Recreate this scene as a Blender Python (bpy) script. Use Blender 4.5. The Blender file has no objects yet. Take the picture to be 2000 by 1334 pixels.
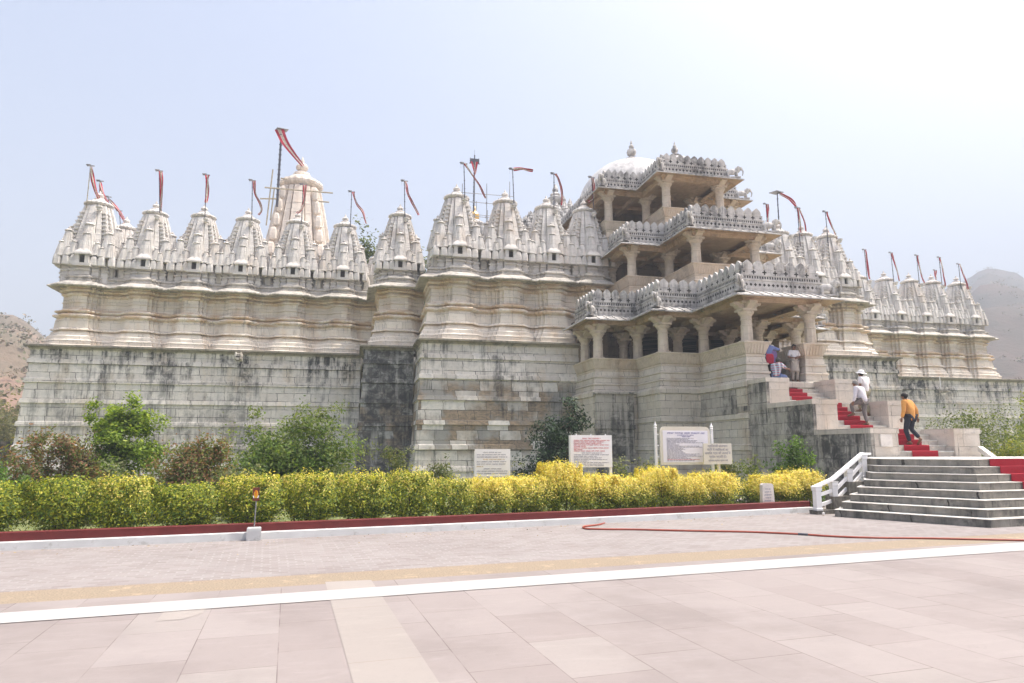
import bpy, math, random
import numpy as np
from mathutils import Vector, Matrix, noise as mnoise

scn = bpy.context.scene
COL = scn.collection
rad = math.radians
random.seed(7)

# ------------------------------------------------------------------ camera
CAM_H = 1.55
PITCH = math.atan(210 / 1333.0)
YAW = -rad(12.94)
cam = bpy.data.cameras.new("camera")
cam.lens = 1333.0 / 2000.0 * 36.0
cam.sensor_width = 36.0
cam.clip_start = 0.1
cam.clip_end = 6000
cam_ob = bpy.data.objects.new("camera", cam)
cam_ob.location = (0, 0, CAM_H)
cam_ob.rotation_euler = (math.pi / 2 + PITCH, 0, YAW)
COL.objects.link(cam_ob)
scn.camera = cam_ob

# ------------------------------------------------------------------ light
SUN_EL, SUN_AZ = rad(64), rad(-4)      # azimuth measured from +X towards +Y
to_sun = Vector((math.cos(SUN_EL) * math.cos(SUN_AZ), math.cos(SUN_EL) * math.sin(SUN_AZ), math.sin(SUN_EL)))
world = bpy.data.worlds.new("World")
scn.world = world
world.use_nodes = True
wn = world.node_tree
wn.nodes.clear()
w_out = wn.nodes.new("ShaderNodeOutputWorld")
w_bg = wn.nodes.new("ShaderNodeBackground")
w_sky = wn.nodes.new("ShaderNodeTexSky")
w_sky.sky_type = 'NISHITA'
w_sky.sun_disc = False
w_sky.sun_elevation = SUN_EL
w_sky.sun_rotation = math.pi / 2 - SUN_AZ
w_sky.altitude = 300
w_sky.air_density = 0.8
w_sky.dust_density = 10.0
w_sky.ozone_density = 1.0
w_bg.inputs[1].default_value = 0.142
wn.links.new(w_sky.outputs[0], w_bg.inputs[0])
wn.links.new(w_bg.outputs[0], w_out.inputs[0])
sun = bpy.data.lights.new("sun", 'SUN')
sun.energy = 2.15
sun.angle = rad(0.6)
sun.color = (1.0, 0.94, 0.85)
sun_ob = bpy.data.objects.new("sun", sun)
sun_ob.rotation_euler = (-to_sun).to_track_quat('-Z', 'Y').to_euler()
sun_ob.location = (60, 40, 100)
COL.objects.link(sun_ob)
scn.view_settings.view_transform = 'Standard'
scn.view_settings.look = 'None'
scn.view_settings.gamma = 1
scn.view_settings.exposure = 1.45
scn.cycles.use_denoising = True
scn.cycles.max_bounces = 6
scn.cycles.diffuse_bounces = 4
scn.cycles.transparent_max_bounces = 6
scn.cycles.volume_bounces = 0

# ------------------------------------------------------------------ measuring helpers (surveyed from the picture)
_f = Vector((math.sin(-YAW) * math.cos(PITCH), math.cos(YAW) * math.cos(PITCH), math.sin(PITCH)))
_r = Vector((math.cos(YAW), math.sin(YAW), 0))
_u = _r.cross(_f)
_C = Vector((0, 0, CAM_H))


def ray(x, y):
    return _f + _r * ((x - 1000) / 1333.0) - _u * ((y - 667) / 1333.0)


def atY(x, y, Y):
    d = ray(x, y)
    return _C + d * (Y / d.y)


def atZ(x, y, Z=0.0):
    d = ray(x, y)
    return _C + d * ((Z - CAM_H) / d.z)


def atD(x, y, D):
    return _C + ray(x, y) * D


# ------------------------------------------------------------------ materials
class G:
    """tiny node-graph helper"""

    def __init__(s, name):
        s.m = bpy.data.materials.new(name)
        s.m.use_nodes = True
        s.t = s.m.node_tree
        s.t.nodes.clear()
        s.out = s.n("ShaderNodeOutputMaterial")
        s.p = s.n("ShaderNodeBsdfPrincipled")
        s.l(s.p, 0, s.out, 0)
        s.p.inputs["Roughness"].default_value = 0.85
        s.p.inputs["Specular IOR Level"].default_value = 0.25

    def n(s, ty, **kw):
        x = s.t.nodes.new(ty)
        for k, v in kw.items():
            setattr(x, k, v)
        return x

    def l(s, a, ai, b, bi):
        s.t.links.new(a.outputs[ai], b.inputs[bi])

    def math(s, op, a, b=None, clamp=False):
        x = s.n("ShaderNodeMath", operation=op, use_clamp=clamp)
        for i, v in enumerate((a, b)):
            if v is None:
                continue
            if isinstance(v, (int, float)):
                x.inputs[i].default_value = v
            else:
                s.t.links.new(v, x.inputs[i])
        return x.outputs[0]

    def mix(s, fac, a, b, mode='MIX'):
        x = s.n("ShaderNodeMix", data_type='RGBA', blend_type=mode)
        for i, v in ((0, fac), (6, a), (7, b)):
            if isinstance(v, (int, float)):
                x.inputs[i].default_value = v
            elif isinstance(v, tuple):
                x.inputs[i].default_value = v + (1,) if len(v) == 3 else v
            else:
                s.t.links.new(v, x.inputs[i])
        return x.outputs[2]

    def coords(s, rnd=False):
        tc = s.n("ShaderNodeTexCoord")
        o = tc.outputs["Object"]
        if rnd:
            oi = s.n("ShaderNodeObjectInfo")
            v = s.n("ShaderNodeVectorMath", operation='SCALE')
            v.inputs[0].default_value = (13.1, 7.7, 31.0)
            s.t.links.new(oi.outputs["Random"], v.inputs["Scale"])
            a = s.n("ShaderNodeVectorMath", operation='ADD')
            s.t.links.new(o, a.inputs[0])
            s.t.links.new(v.outputs[0], a.inputs[1])
            o = a.outputs[0]
        return o

    def scale(s, v, sc, rot=0.0):
        x = s.n("ShaderNodeMapping")
        x.inputs["Scale"].default_value = sc
        x.inputs["Rotation"].default_value = (0, 0, rot)
        s.t.links.new(v, x.inputs[0])
        return x.outputs[0]

    def noise(s, v, scale, detail=4, rough=0.6, dist=0.0):
        x = s.n("ShaderNodeTexNoise")
        x.inputs["Scale"].default_value = scale
        x.inputs["Detail"].default_value = detail
        x.inputs["Roughness"].default_value = rough
        x.inputs["Distortion"].default_value = dist
        s.t.links.new(v, x.inputs["Vector"])
        return x.outputs[0]

    def ramp(s, v, lo, hi):
        x = s.n("ShaderNodeMapRange")
        x.inputs[1].default_value = lo
        x.inputs[2].default_value = hi
        x.interpolation_type = 'SMOOTHSTEP'
        s.t.links.new(v, x.inputs[0])
        return x.outputs[0]

    def bump(s, h, strength=0.3, dist=0.02):
        b = s.n("ShaderNodeBump")
        b.inputs["Strength"].default_value = strength
        b.inputs["Distance"].default_value = dist
        s.t.links.new(h, b.inputs["Height"])
        s.t.links.new(b.outputs[0], s.p.inputs["Normal"])

    def color(s, v):
        s.t.links.new(v, s.p.inputs["Base Color"])


def stone(name, c1, c2, joints=None, streak=0.3, streak_at=0.56, tan=0.25, tan_col=(0.36, 0.25, 0.15), brown=None, dark_col=(0.035, 0.035, 0.035),
          rnd=False, blotch=0.25, joint_dark=0.9, bump=0.7, carve=None, bands=(), drip=None):
    g = G(name)
    o = g.coords(rnd)
    sx = g.n("ShaderNodeSeparateXYZ")
    g.t.links.new(o, sx.inputs[0])
    u = g.math('ADD', sx.outputs[0], sx.outputs[1])
    z = sx.outputs[2]
    cb = g.n("ShaderNodeCombineXYZ")
    g.t.links.new(u, cb.inputs[0])
    g.t.links.new(z, cb.inputs[1])
    P = cb.outputs[0]
    big = g.noise(o, 0.35, 5, 0.65)
    mid = g.noise(o, 2.3, 6, 0.7, 0.6)
    fine = g.noise(o, 14, 5, 0.7)
    col = g.mix(g.ramp(mid, 0.3, 0.7), c1, c2)
    h = fine
    if joints:
        wob = g.n("ShaderNodeVectorMath", operation='MULTIPLY_ADD')
        nv = g.n("ShaderNodeTexNoise")
        nv.inputs["Scale"].default_value = 2.2
        g.t.links.new(P, nv.inputs["Vector"])
        g.t.links.new(nv.outputs[1], wob.inputs[0])
        wob.inputs[1].default_value = (0.14, 0.05, 0)
        g.t.links.new(P, wob.inputs[2])
        br = g.n("ShaderNodeTexBrick")
        br.offset = 0.43
        br.squash = 0.75
        br.squash_frequency = 3
        g.t.links.new(wob.outputs[0], br.inputs["Vector"])
        br.inputs["Color1"].default_value = (0, 0, 0, 1)
        br.inputs["Color2"].default_value = (1, 1, 1, 1)
        br.inputs["Mortar"].default_value = (0.5, 0.5, 0.5, 1)
        br.inputs["Scale"].default_value = 1
        br.inputs["Mortar Size"].default_value = joints[2] if len(joints) > 2 else 0.011
        br.inputs["Mortar Smooth"].default_value = 0.3
        br.inputs["Brick Width"].default_value = joints[0]
        br.inputs["Row Height"].default_value = joints[1]
        rb = g.n("ShaderNodeSeparateColor")
        g.l(br, 0, rb, 0)
        rv = rb.outputs[0]
        fac = br.outputs["Fac"]
        col = g.mix(g.math('MULTIPLY', rv, 0.55), col, (c1[0] * .69, c1[1] * .67, c1[2] * .65))
        vn = g.noise(g.scale(o, (1.1, 1.1, 3.4), 0.5), 1.7, 6, 0.7, 1.8)
        col = g.mix(g.math('MULTIPLY', g.ramp(vn, 0.52, 0.62), 0.28), col, (c1[0] * .6, c1[1] * .6, c1[2] * .58))
        if brown:
            zlo, zhi, amt = brown
            m = g.math('MULTIPLY', g.ramp(z, zlo - .5, zlo + .3), g.math('SUBTRACT', 1.0, g.ramp(z, zhi - .4, zhi + .5)))
            m = g.math('MULTIPLY', m, g.ramp(g.math('ADD', rv, g.math('MULTIPLY', big, 1.4)), 0.66, 1.12))
            wv = g.noise(g.scale(o, (1, 1, 3.0)), 1.6, 6, 0.65, 2.5)
            bc = g.mix(g.ramp(wv, 0.35, 0.65), (0.17, 0.135, 0.10), (0.36, 0.27, 0.18))
            bc = g.mix(g.ramp(g.noise(P, 0.8, 3, .6), .45, .6), bc, (0.30, 0.29, 0.27))
            col = g.mix(g.math('MULTIPLY', m, amt), col, bc)
    tn = g.noise(g.scale(o, (1, 1, 0.45)), 0.9, 5, 0.65)
    col = g.mix(g.math('MULTIPLY', g.ramp(tn, 0.5, 0.72), tan), col, tan_col)
    col = g.mix(g.math('MULTIPLY', g.ramp(g.noise(o, 5.5, 7, 0.75), 0.53, 0.72), blotch), col, (0.12, 0.12, 0.12))
    for zlo, zhi, amt in bands:
        bm_ = g.math('MULTIPLY', g.ramp(z, zlo - .06, zlo + .04), g.math('SUBTRACT', 1.0, g.ramp(z, zhi - .04, zhi + .06)))
        bm_ = g.math('MULTIPLY', bm_, g.ramp(g.noise(g.scale(o, (1, 1, 1.5)), 1.3, 5, 0.65), 0.36, 0.6))
        col = g.mix(g.math('MULTIPLY', bm_, amt), col, tan_col)
    if streak > 0:
        sn = g.noise(g.scale(o, (2.6, 2.6, 0.16)), 1.0, 6, 0.7)
        sm = g.math('MULTIPLY', g.ramp(g.math('ADD', g.math('MULTIPLY', sn, 0.6), g.math('MULTIPLY', big, 0.5)), streak_at - 0.03, streak_at + 0.11), g.ramp(mid, 0.25, 0.6))
        if drip:
            sm = g.math('MULTIPLY', sm, g.math('ADD', g.math('MULTIPLY', g.ramp(z, drip[0], drip[1]), 0.6), 0.6), True)
        col = g.mix(g.math('MULTIPLY', sm, streak), col, dark_col)
        dn = g.noise(g.scale(o, (9, 9, 0.5)), 1.0, 4, 0.6)
        dm = g.math('MULTIPLY', g.ramp(dn, 0.55, 0.7), g.ramp(big, 0.42, 0.6))
        col = g.mix(g.math('MULTIPLY', dm, streak * .75), col, tuple(x * 1.6 for x in dark_col))
    if joints:
        jn = g.ramp(g.noise(P, 1.6, 6, 0.75), 0.36, 0.62)
        jf = g.math('MULTIPLY', fac, g.math('MULTIPLY', g.math('ADD', jn, 0.12), joint_dark), True)
        col = g.mix(jf, col, tuple(x * 0.12 for x in c1))
        h = g.math('SUBTRACT', g.math('ADD', g.math('MULTIPLY', fine, 0.35), g.math('MULTIPLY', rv, 0.25)), g.math('MULTIPLY', fac, 1.0))
    if carve:
        cbk = g.n("ShaderNodeTexBrick")
        g.t.links.new(P, cbk.inputs["Vector"])
        cbk.inputs["Scale"].default_value = 1
        cbk.inputs["Mortar Size"].default_value = carve[2]
        cbk.inputs["Mortar Smooth"].default_value = 0.6
        cbk.inputs["Brick Width"].default_value = carve[0]
        cbk.inputs["Row Height"].default_value = carve[1]
        cm = g.math('MULTIPLY', cbk.outputs["Fac"], g.ramp(mid, 0.25, 0.5))
        h = g.math('SUBTRACT', h, g.math('MULTIPLY', cm, 1.4))
        col = g.mix(g.math('MULTIPLY', cm, carve[3]), col, tuple(x * 0.35 for x in c2))
    g.color(col)
    g.bump(h, bump, 0.03)
    return g.m


def plain(name, c, rough=0.7, var=0.15, nscale=6.0, metal=0.0, spec=0.3, dirt=None, bump=0.0):
    g = G(name)
    o = g.coords()
    nz = g.noise(o, nscale, 5, 0.65)
    col = g.mix(g.ramp(nz, 0.3, 0.7), tuple(x * (1 - var) for x in c), tuple(min(1, x * (1 + var)) for x in c))
    if dirt:
        d = g.ramp(g.noise(o, dirt[0], 6, 0.75), dirt[1], dirt[1] + 0.14)
        col = g.mix(g.math('MULTIPLY', d, dirt[2]), col, dirt[3])
    g.color(col)
    g.p.inputs["Roughness"].default_value = rough
    g.p.inputs["Metallic"].default_value = metal
    g.p.inputs["Specular IOR Level"].default_value = spec
    if bump:
        g.bump(nz, bump, 0.01)
    return g.m


def leafmat(name, trans=0.35):
    g = G(name)
    a = g.n("ShaderNodeAttribute", attribute_name="Col")
    g.l(a, 0, g.p, "Base Color")
    g.p.inputs["Roughness"].default_value = 0.5
    g.p.inputs["Specular IOR Level"].default_value = 0.3
    tr = g.n("ShaderNodeBsdfTranslucent")
    br = g.mix(1.0, a.outputs[0], (1.25, 1.2, 0.6), 'MULTIPLY')
    g.t.links.new(br, tr.inputs[0])
    mx = g.n("ShaderNodeMixShader")
    mx.inputs[0].default_value = trans
    g.l(g.p, 0, mx, 1)
    g.l(tr, 0, mx, 2)
    g.l(mx, 0, g.out, 0)
    return g.m


MAR1, MAR2 = (0.79, 0.745, 0.69), (0.61, 0.575, 0.535)
M = {}
M['plinth'] = stone('plinth_marble', MAR1, (0.62, 0.60, 0.565), joints=(1.25, 0.47, 0.018), streak=0.97, streak_at=0.535, tan=0.6, tan_col=(0.56,0.46,0.34), blotch=0.4, drip=(4.2, 7.0))
M['plinth_brown'] = stone('plinth_mixed_stone', MAR1, (0.62, 0.60, 0.565), joints=(1.1, 0.5, 0.016), streak=0.8, streak_at=0.57, tan=0.6, tan_col=(0.54, 0.42, 0.29), brown=(1.4, 4.9, 0.95), blotch=0.25)
M['plinth_black'] = stone('plinth_blackened_stone', (0.5, 0.5, 0.48), (0.36, 0.36, 0.35), joints=(0.8, 0.42, 0.016), streak=0.93, streak_at=0.46, tan=0.15, brown=(1.0, 4.4, 0.8), blotch=0.5)
M['wall'] = stone('wall_marble', (0.85, 0.785, 0.69), (0.80, 0.73, 0.63), joints=(0.85, 0.41, 0.009), streak=0.5, streak_at=0.62, tan=0.4, tan_col=(0.55, 0.37, 0.21), joint_dark=0.6, blotch=0.12, bands=((8.74, 9.3, .75), (10.0, 10.5, .55), (7.9, 8.05, .4)))
M['cornice'] = stone('cornice_marble', (0.60, 0.56, 0.50), (0.44, 0.42, 0.38), joints=None, streak=0.45, streak_at=0.54, tan=0.5, tan_col=(0.33, 0.28, 0.2), blotch=0.55)
M['ledge'] = stone('mossy_ledge_stone', (0.40, 0.365, 0.30), (0.27, 0.25, 0.21), joints=(1.3, .6, .01), streak=0.5, streak_at=0.54, tan=0.4, tan_col=(0.3, 0.25, 0.17), blotch=0.6)
M['spire'] = stone('spire_marble', (0.75, 0.725, 0.69), (0.62, 0.605, 0.58), joints=(1.3, 0.3, 0.007), streak=0.4, streak_at=0.61, tan=0.35, tan_col=(0.58, 0.45, 0.33), rnd=True, blotch=0.22, joint_dark=0.35, bump=0.4)
M['peach'] = stone('peach_marble', (0.82, 0.75, 0.67), (0.74, 0.66, 0.58), joints=(0.8, 0.5, 0.006), streak=0.1, streak_at=0.66, tan=0.25, tan_col=(0.6, 0.42, 0.28), blotch=0.1, joint_dark=0.25)
M['porch'] = stone('porch_marble', (0.68, 0.60, 0.50), (0.58, 0.51, 0.42), joints=None, streak=0.3, streak_at=0.6, tan=0.5, tan_col=(0.46, 0.31, 0.18), blotch=0.3)
M['porchbase'] = stone('porch_base_stone', (0.70, 0.645, 0.56), (0.58, 0.535, 0.47), joints=(0.8, 0.34, 0.01), streak=0.3, streak_at=0.62, tan=0.5, tan_col=(0.4, 0.28, 0.17), blotch=0.2)
M['battle'] = stone('battlement_marble', (0.62, 0.60, 0.57), (0.45, 0.44, 0.43), joints=None, streak=0.7, streak_at=0.55, tan=0.2, blotch=0.7)
M['stain'] = stone('stained_stair_stone', (0.54, 0.505, 0.45), (0.42, 0.39, 0.35), joints=(0.75, 0.42, 0.012), streak=0.9, streak_at=0.53, tan=0.35, blotch=0.5)
M['pier'] = stone('pier_marble', (0.66, 0.60, 0.53), (0.58, 0.53, 0.47), joints=(1.1, 0.55, 0.008), streak=0.3, streak_at=0.64, tan=0.3, tan_col=(0.5, 0.36, 0.24), blotch=0.4, joint_dark=0.5)
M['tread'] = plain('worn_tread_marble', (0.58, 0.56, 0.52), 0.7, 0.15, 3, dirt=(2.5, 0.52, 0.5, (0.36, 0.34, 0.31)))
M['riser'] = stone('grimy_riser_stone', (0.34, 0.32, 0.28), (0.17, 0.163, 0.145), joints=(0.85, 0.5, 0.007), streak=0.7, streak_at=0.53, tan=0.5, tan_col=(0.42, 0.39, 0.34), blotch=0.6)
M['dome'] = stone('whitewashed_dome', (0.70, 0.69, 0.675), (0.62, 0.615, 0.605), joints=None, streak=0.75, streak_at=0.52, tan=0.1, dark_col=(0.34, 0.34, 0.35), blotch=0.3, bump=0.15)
M['ceil'] = stone('bounce_tinted_ceiling_stone', (0.56, 0.44, 0.32), (0.46, 0.35, 0.25), joints=None, streak=0.3, streak_at=0.58, tan=0.5, tan_col=(0.40, 0.24, 0.12), blotch=0.3)  # tan stone with warm bounced light painted into its colour
M['dark'] = plain('hole_shade_and_dark_marks', (0.05, 0.045, 0.04), 0.9)  # painted shade for holes and niches, also dark eyes and mouths
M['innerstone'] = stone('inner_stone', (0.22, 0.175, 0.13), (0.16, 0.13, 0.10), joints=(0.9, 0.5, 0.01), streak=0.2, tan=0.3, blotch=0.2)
M['red'] = plain('red_carpet_pile', (0.31, 0.016, 0.03), 0.95, 0.12, 40, bump=0.3)
M['redwall'] = plain('maroon_paint', (0.135, 0.022, 0.021), 0.65, 0.12, 3, dirt=(5, 0.62, 0.5, (0.25, 0.12, 0.09)))
M['kerb'] = plain('white_kerb_paint', (0.50, 0.505, 0.51), 0.7, 0.06, 3, dirt=(4, 0.55, 0.7, (0.3, 0.29, 0.27)))
M['white'] = plain('white_paint', (0.82, 0.81, 0.81), 0.55, 0.03, 4, dirt=(6, 0.64, 0.4, (0.45, 0.36, 0.28)))
M['cream'] = plain('cream_board_paint', (0.68, 0.64, 0.55), 0.6, 0.04, 4, dirt=(5, 0.62, 0.4, (0.45, 0.33, 0.22)))
M['board'] = plain('board_enamel', (0.80, 0.78, 0.83), 0.4, 0.02, 2)
M['txt_red'] = plain('red_lettering', (0.55, 0.05, 0.07), 0.6, 0.05)
M['txt_blue'] = plain('blue_lettering', (0.10, 0.09, 0.33), 0.6, 0.05)
M['txt_grey'] = plain('grey_lettering', (0.22, 0.21, 0.28), 0.6, 0.05)
M['txt_gold'] = plain('ochre_lettering', (0.55, 0.36, 0.10), 0.6, 0.05)
M['metal'] = plain('galvanised_metal', (0.30, 0.30, 0.31), 0.45, 0.1, 20, metal=0.6)
M['ironpole'] = plain('dark_iron', (0.09, 0.09, 0.11), 0.5, 0.15, 20, metal=0.3)
M['bamboo'] = plain('weathered_bamboo', (0.36, 0.32, 0.24), 0.7, 0.2, 9)
M['flag_red'] = plain('flag_red_cloth', (0.42, 0.02, 0.045), 0.85, 0.1, 8)
M['flag_white'] = plain('flag_white_cloth', (0.62, 0.57, 0.50), 0.85, 0.2, 8, dirt=(9, 0.48, 0.8, (0.34, 0.30, 0.15)))
M['hose'] = plain('red_rubber_hose', (0.30, 0.055, 0.03), 0.45, 0.1, 5, spec=0.5)
M['gold'] = plain('gilded_pot', (0.62, 0.40, 0.14), 0.35, 0.1, 5, metal=0.7)
M['bark'] = plain('bark', (0.12, 0.09, 0.065), 0.9, 0.25, 12, bump=0.5)
M['leaf'] = leafmat('leaf_surface', 0.5)
M['leafdark'] = leafmat('leaf_surface_thick', 0.15)
M['grass'] = plain('garden_grass', (0.14, 0.17, 0.06), 0.95, 0.4, 5, dirt=(2.0, 0.5, 0.8, (0.27, 0.25, 0.12)))
M['earth'] = plain('dry_earth', (0.30, 0.235, 0.165), 0.95, 0.2, 0.2)
M['brownboard'] = plain('brown_plate', (0.14, 0.035, 0.02), 0.5, 0.1)
M['orange'] = plain('orange_mark', (0.75, 0.16, 0.02), 0.5, 0.05)
M['yellow'] = plain('yellow_mark', (0.65, 0.38, 0.03), 0.5, 0.05)
M['plaque'] = plain('plaque_marble', (0.62, 0.58, 0.54), 0.6, 0.08, 5, dirt=(6, 0.55, 0.5, (0.3, 0.28, 0.26)))


def paving(name, c1, c2, size, mortar, mortar_col, rot, offset=0.5, rough=0.75, blotch=0.3, freq=2, odd=None, bump=0.2):
    g = G(name)
    o = g.coords()
    P = g.scale(o, (1, 1, 1), rot)
    br = g.n("ShaderNodeTexBrick")
    br.offset = offset
    br.offset_frequency = freq
    g.t.links.new(P, br.inputs["Vector"])
    br.inputs["Color1"].default_value = (0, 0, 0, 1)
    br.inputs["Color2"].default_value = (1, 1, 1, 1)
    br.inputs["Mortar"].default_value = (0.5, 0.5, 0.5, 1)
    br.inputs["Scale"].default_value = 1
    br.inputs["Mortar Size"].default_value = mortar
    br.inputs["Mortar Smooth"].default_value = 0.2
    br.inputs["Brick Width"].default_value = size[0]
    br.inputs["Row Height"].default_value = size[1]
    rb = g.n("ShaderNodeSeparateColor")
    g.l(br, 0, rb, 0)
    col = g.mix(rb.outputs[0], c1, c2)
    if odd:
        col = g.mix(g.math('MULTIPLY', g.ramp(rb.outputs[0], odd[0], odd[0] + 0.03), odd[1]), col, odd[2])
    big = g.noise(o, 0.5, 5, 0.65)
    col = g.mix(g.math('MULTIPLY', g.ramp(big, 0.42, 0.68), blotch), col, tuple(x * 0.72 for x in c1))
    vein = g.noise(g.scale(o, (1.0, 5.0, 1), rot + 0.4), 1.4, 7, 0.7, 1.2)
    col = g.mix(g.math('MULTIPLY', g.ramp(vein, 0.5, 0.75), 0.25), col, tuple(min(1, x * 1.25) for x in c2))
    fine = g.noise(o, 22, 4, 0.7)
    col = g.mix(g.math('MULTIPLY', g.ramp(fine, 0.5, 0.8), 0.2), col, tuple(x * 0.7 for x in c1))
    jn = g.ramp(g.noise(o, 0.9, 4, 0.7), 0.36, 0.6)
    col = g.mix(g.math('MULTIPLY', br.outputs["Fac"], g.math('ADD', g.math('MULTIPLY', jn, 0.75), 0.06), True), col, mortar_col)
    g.color(col)
    g.p.inputs["Roughness"].default_value = rough
    g.p.inputs["Specular IOR Level"].default_value = 0.1
    grit = g.ramp(g.noise(o, 3.2, 8, 0.8), 0.56, 0.72)
    col = g.mix(g.math('MULTIPLY', grit, 0.22), col, tuple(x * 0.6 for x in c1))
    g.color(col)
    h = g.math('SUBTRACT', g.math('MULTIPLY', fine, 0.3), br.outputs["Fac"])
    g.bump(h, bump, 0.01)
    return g.m


M['slab'] = paving('pink_sandstone_slabs', (0.258, 0.226, 0.218), (0.298, 0.268, 0.259), (0.92, 0.64), 0.0042, (0.12, 0.095, 0.09), rad(-5 + 90), 0.37, blotch=0.5,
                   odd=(0.9, 0.6, (0.29, 0.265, 0.25)))
M['paver'] = paving('interlocking_pavers', (0.235, 0.207, 0.2), (0.29, 0.268, 0.262), (0.225, 0.115), 0.016, (0.315, 0.30, 0.292), rad(-6.5), 0.5, rough=0.9, bump=0.4)
M['orangestrip'] = plain('ochre_gravel_concrete', (0.265, 0.215, 0.158), 0.9, 0.25, 45, dirt=(3, 0.55, 0.35, (0.62, 0.48, 0.32)), bump=0.4)
M['whiteline'] = plain('white_marble_line', (0.40, 0.395, 0.385), 0.7, 0.05, 2, dirt=(1.6, 0.5, 0.5, (0.36, 0.35, 0.33)))
M['paleslab'] = paving('pale_cream_slabs', (0.295, 0.268, 0.25), (0.325, 0.298, 0.277), (0.9, 3.0), 0.006, (0.25, 0.2, 0.17), rad(-5 + 90), 0.0, blotch=0.2)


# ------------------------------------------------------------------ mesh builder
class MB:
    def __init__(s):
        s.v, s.f, s.mi = [], [], []

    def add(s, vs, fs, m=0):
        b = len(s.v)
        s.v.extend([tuple(p) for p in vs])
        for f in fs:
            s.f.append(tuple(i + b for i in f))
            s.mi.append(m)

    def box(s, x0, y0, z0, x1, y1, z1, m=0):
        s.add([(x0, y0, z0), (x1, y0, z0), (x1, y1, z0), (x0, y1, z0), (x0, y0, z1), (x1, y0, z1), (x1, y1, z1), (x0, y1, z1)],
              [(0, 3, 2, 1), (4, 5, 6, 7), (0, 1, 5, 4), (1, 2, 6, 5), (2, 3, 7, 6), (3, 0, 4, 7)], m)

    def prism(s, poly, z0, z1, m=0, mtop=None):
        n = len(poly)
        vs = [(x, y, z0) for x, y in poly] + [(x, y, z1) for x, y in poly]
        s.add(vs, [(i, (i + 1) % n, n + (i + 1) % n, n + i) for i in range(n)] + [tuple(range(n - 1, -1, -1))], m)
        s.add([(x, y, z1) for x, y in poly], [tuple(range(n))], m if mtop is None else mtop)

    def beam(s, a, b, w, h, m=0):
        """box along a->b, w wide, h high, a/b at centre of section"""
        a, b = Vector(a), Vector(b)
        d = (b - a).normalized()
        side = d.cross(Vector((0, 0, 1)))
        if side.length < 1e-4:
            side = Vector((1, 0, 0))
        side.normalize()
        up = side.cross(d)
        vs = []
        for p in (a, b):
            for sx, sz in ((-1, -1), (1, -1), (1, 1), (-1, 1)):
                vs.append(p + side * (sx * w / 2) + up * (sz * h / 2))
        s.add(vs, [(0, 1, 2, 3), (7, 6, 5, 4), (0, 4, 5, 1), (1, 5, 6, 2), (2, 6, 7, 3), (3, 7, 4, 0)], m)

    def lathe(s, prof, cx=0, cy=0, n=12, m=0, ribs=None, cap=True):
        b = []
        for r, z in prof:
            for k in range(n):
                rr = r * (1 + (ribs * (1 if k % 2 else -1) if ribs else 0))
                b.append((cx + rr * math.cos(2 * math.pi * k / n), cy + rr * math.sin(2 * math.pi * k / n), z))
        fs = []
        for i in range(len(prof) - 1):
            for k in range(n):
                fs.append((i * n + k, i * n + (k + 1) % n, (i + 1) * n + (k + 1) % n, (i + 1) * n + k))
        if cap:
            fs.append(tuple(range(n - 1, -1, -1)))
            fs.append(tuple((len(prof) - 1) * n + k for k in range(n)))
        s.add(b, fs, m)

    def loft(s, rings, m=0, cap0=True, cap1=True):
        n = len(rings[0])
        vs = [p for r in rings for p in r]
        fs = []
        for i in range(len(rings) - 1):
            for k in range(n):
                fs.append((i * n + k, i * n + (k + 1) % n, (i + 1) * n + (k + 1) % n, (i + 1) * n + k))
        if cap0:
            fs.append(tuple(range(n - 1, -1, -1)))
        if cap1:
            fs.append(tuple((len(rings) - 1) * n + k for k in range(n)))
        s.add(vs, fs, m)

    def tube(s, pts, r, n=6, m=0, r2=None):
        pts = [Vector(p) for p in pts]
        rings = []
        for i, p in enumerate(pts):
            d = (pts[min(i + 1, len(pts) - 1)] - pts[max(i - 1, 0)]).normalized()
            a = d.cross(Vector((0.13, 0.21, 0.97)))
            if a.length < 0.05:
                a = d.cross(Vector((1, 0, 0)))
            a.normalize()
            c = d.cross(a)
            rr = r if r2 is None else r + (r2 - r) * i / (len(pts) - 1)
            rings.append([p + (a * math.cos(2 * math.pi * k / n) + c * math.sin(2 * math.pi * k / n)) * rr for k in range(n)])
        s.loft(rings, m)

    def sweep(s, plan, prof, m=0):
        """prof: (offset outwards, z); outward = right-hand side of the walking direction"""
        P = [Vector((x, y)) for x, y in plan]
        N = []
        for i in range(len(P) - 1):
            d = (P[i + 1] - P[i]).normalized()
            N.append(Vector((d.y, -d.x)))
        mit = []
        for i in range(len(P)):
            if i == 0:
                mit.append(N[0])
            elif i == len(P) - 1:
                mit.append(N[-1])
            else:
                q = N[i - 1] + N[i]
                if q.length < 0.1:
                    mit.append(N[i])
                else:
                    mit.append(q / (0.5 * q.length_squared))
        k = len(prof)
        vs = []
        for p, q in zip(P, mit):
            for o, z in prof:
                vs.append((p.x + q.x * o, p.y + q.y * o, z))
        fs = []
        for i in range(len(P) - 1):
            for j in range(k - 1):
                fs.append((i * k + j, (i + 1) * k + j, (i + 1) * k + j + 1, i * k + j + 1))
        s.add(vs, fs, m)

    def extrude(s, outline, frame, d0, d1, m=0):
        """outline of (a,b) in the frame (origin, A, B, Nrm) from d0 to d1 along Nrm"""
        o, A, B, Nn = [Vector(q) for q in frame]
        n = len(outline)
        vs = [o + A * a + B * b + Nn * d0 for a, b in outline] + [o + A * a + B * b + Nn * d1 for a, b in outline]
        s.add(vs, [(i, (i + 1) % n, n + (i + 1) % n, n + i) for i in range(n)] + [tuple(range(n - 1, -1, -1)), tuple(range(n, 2 * n))], m)

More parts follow.
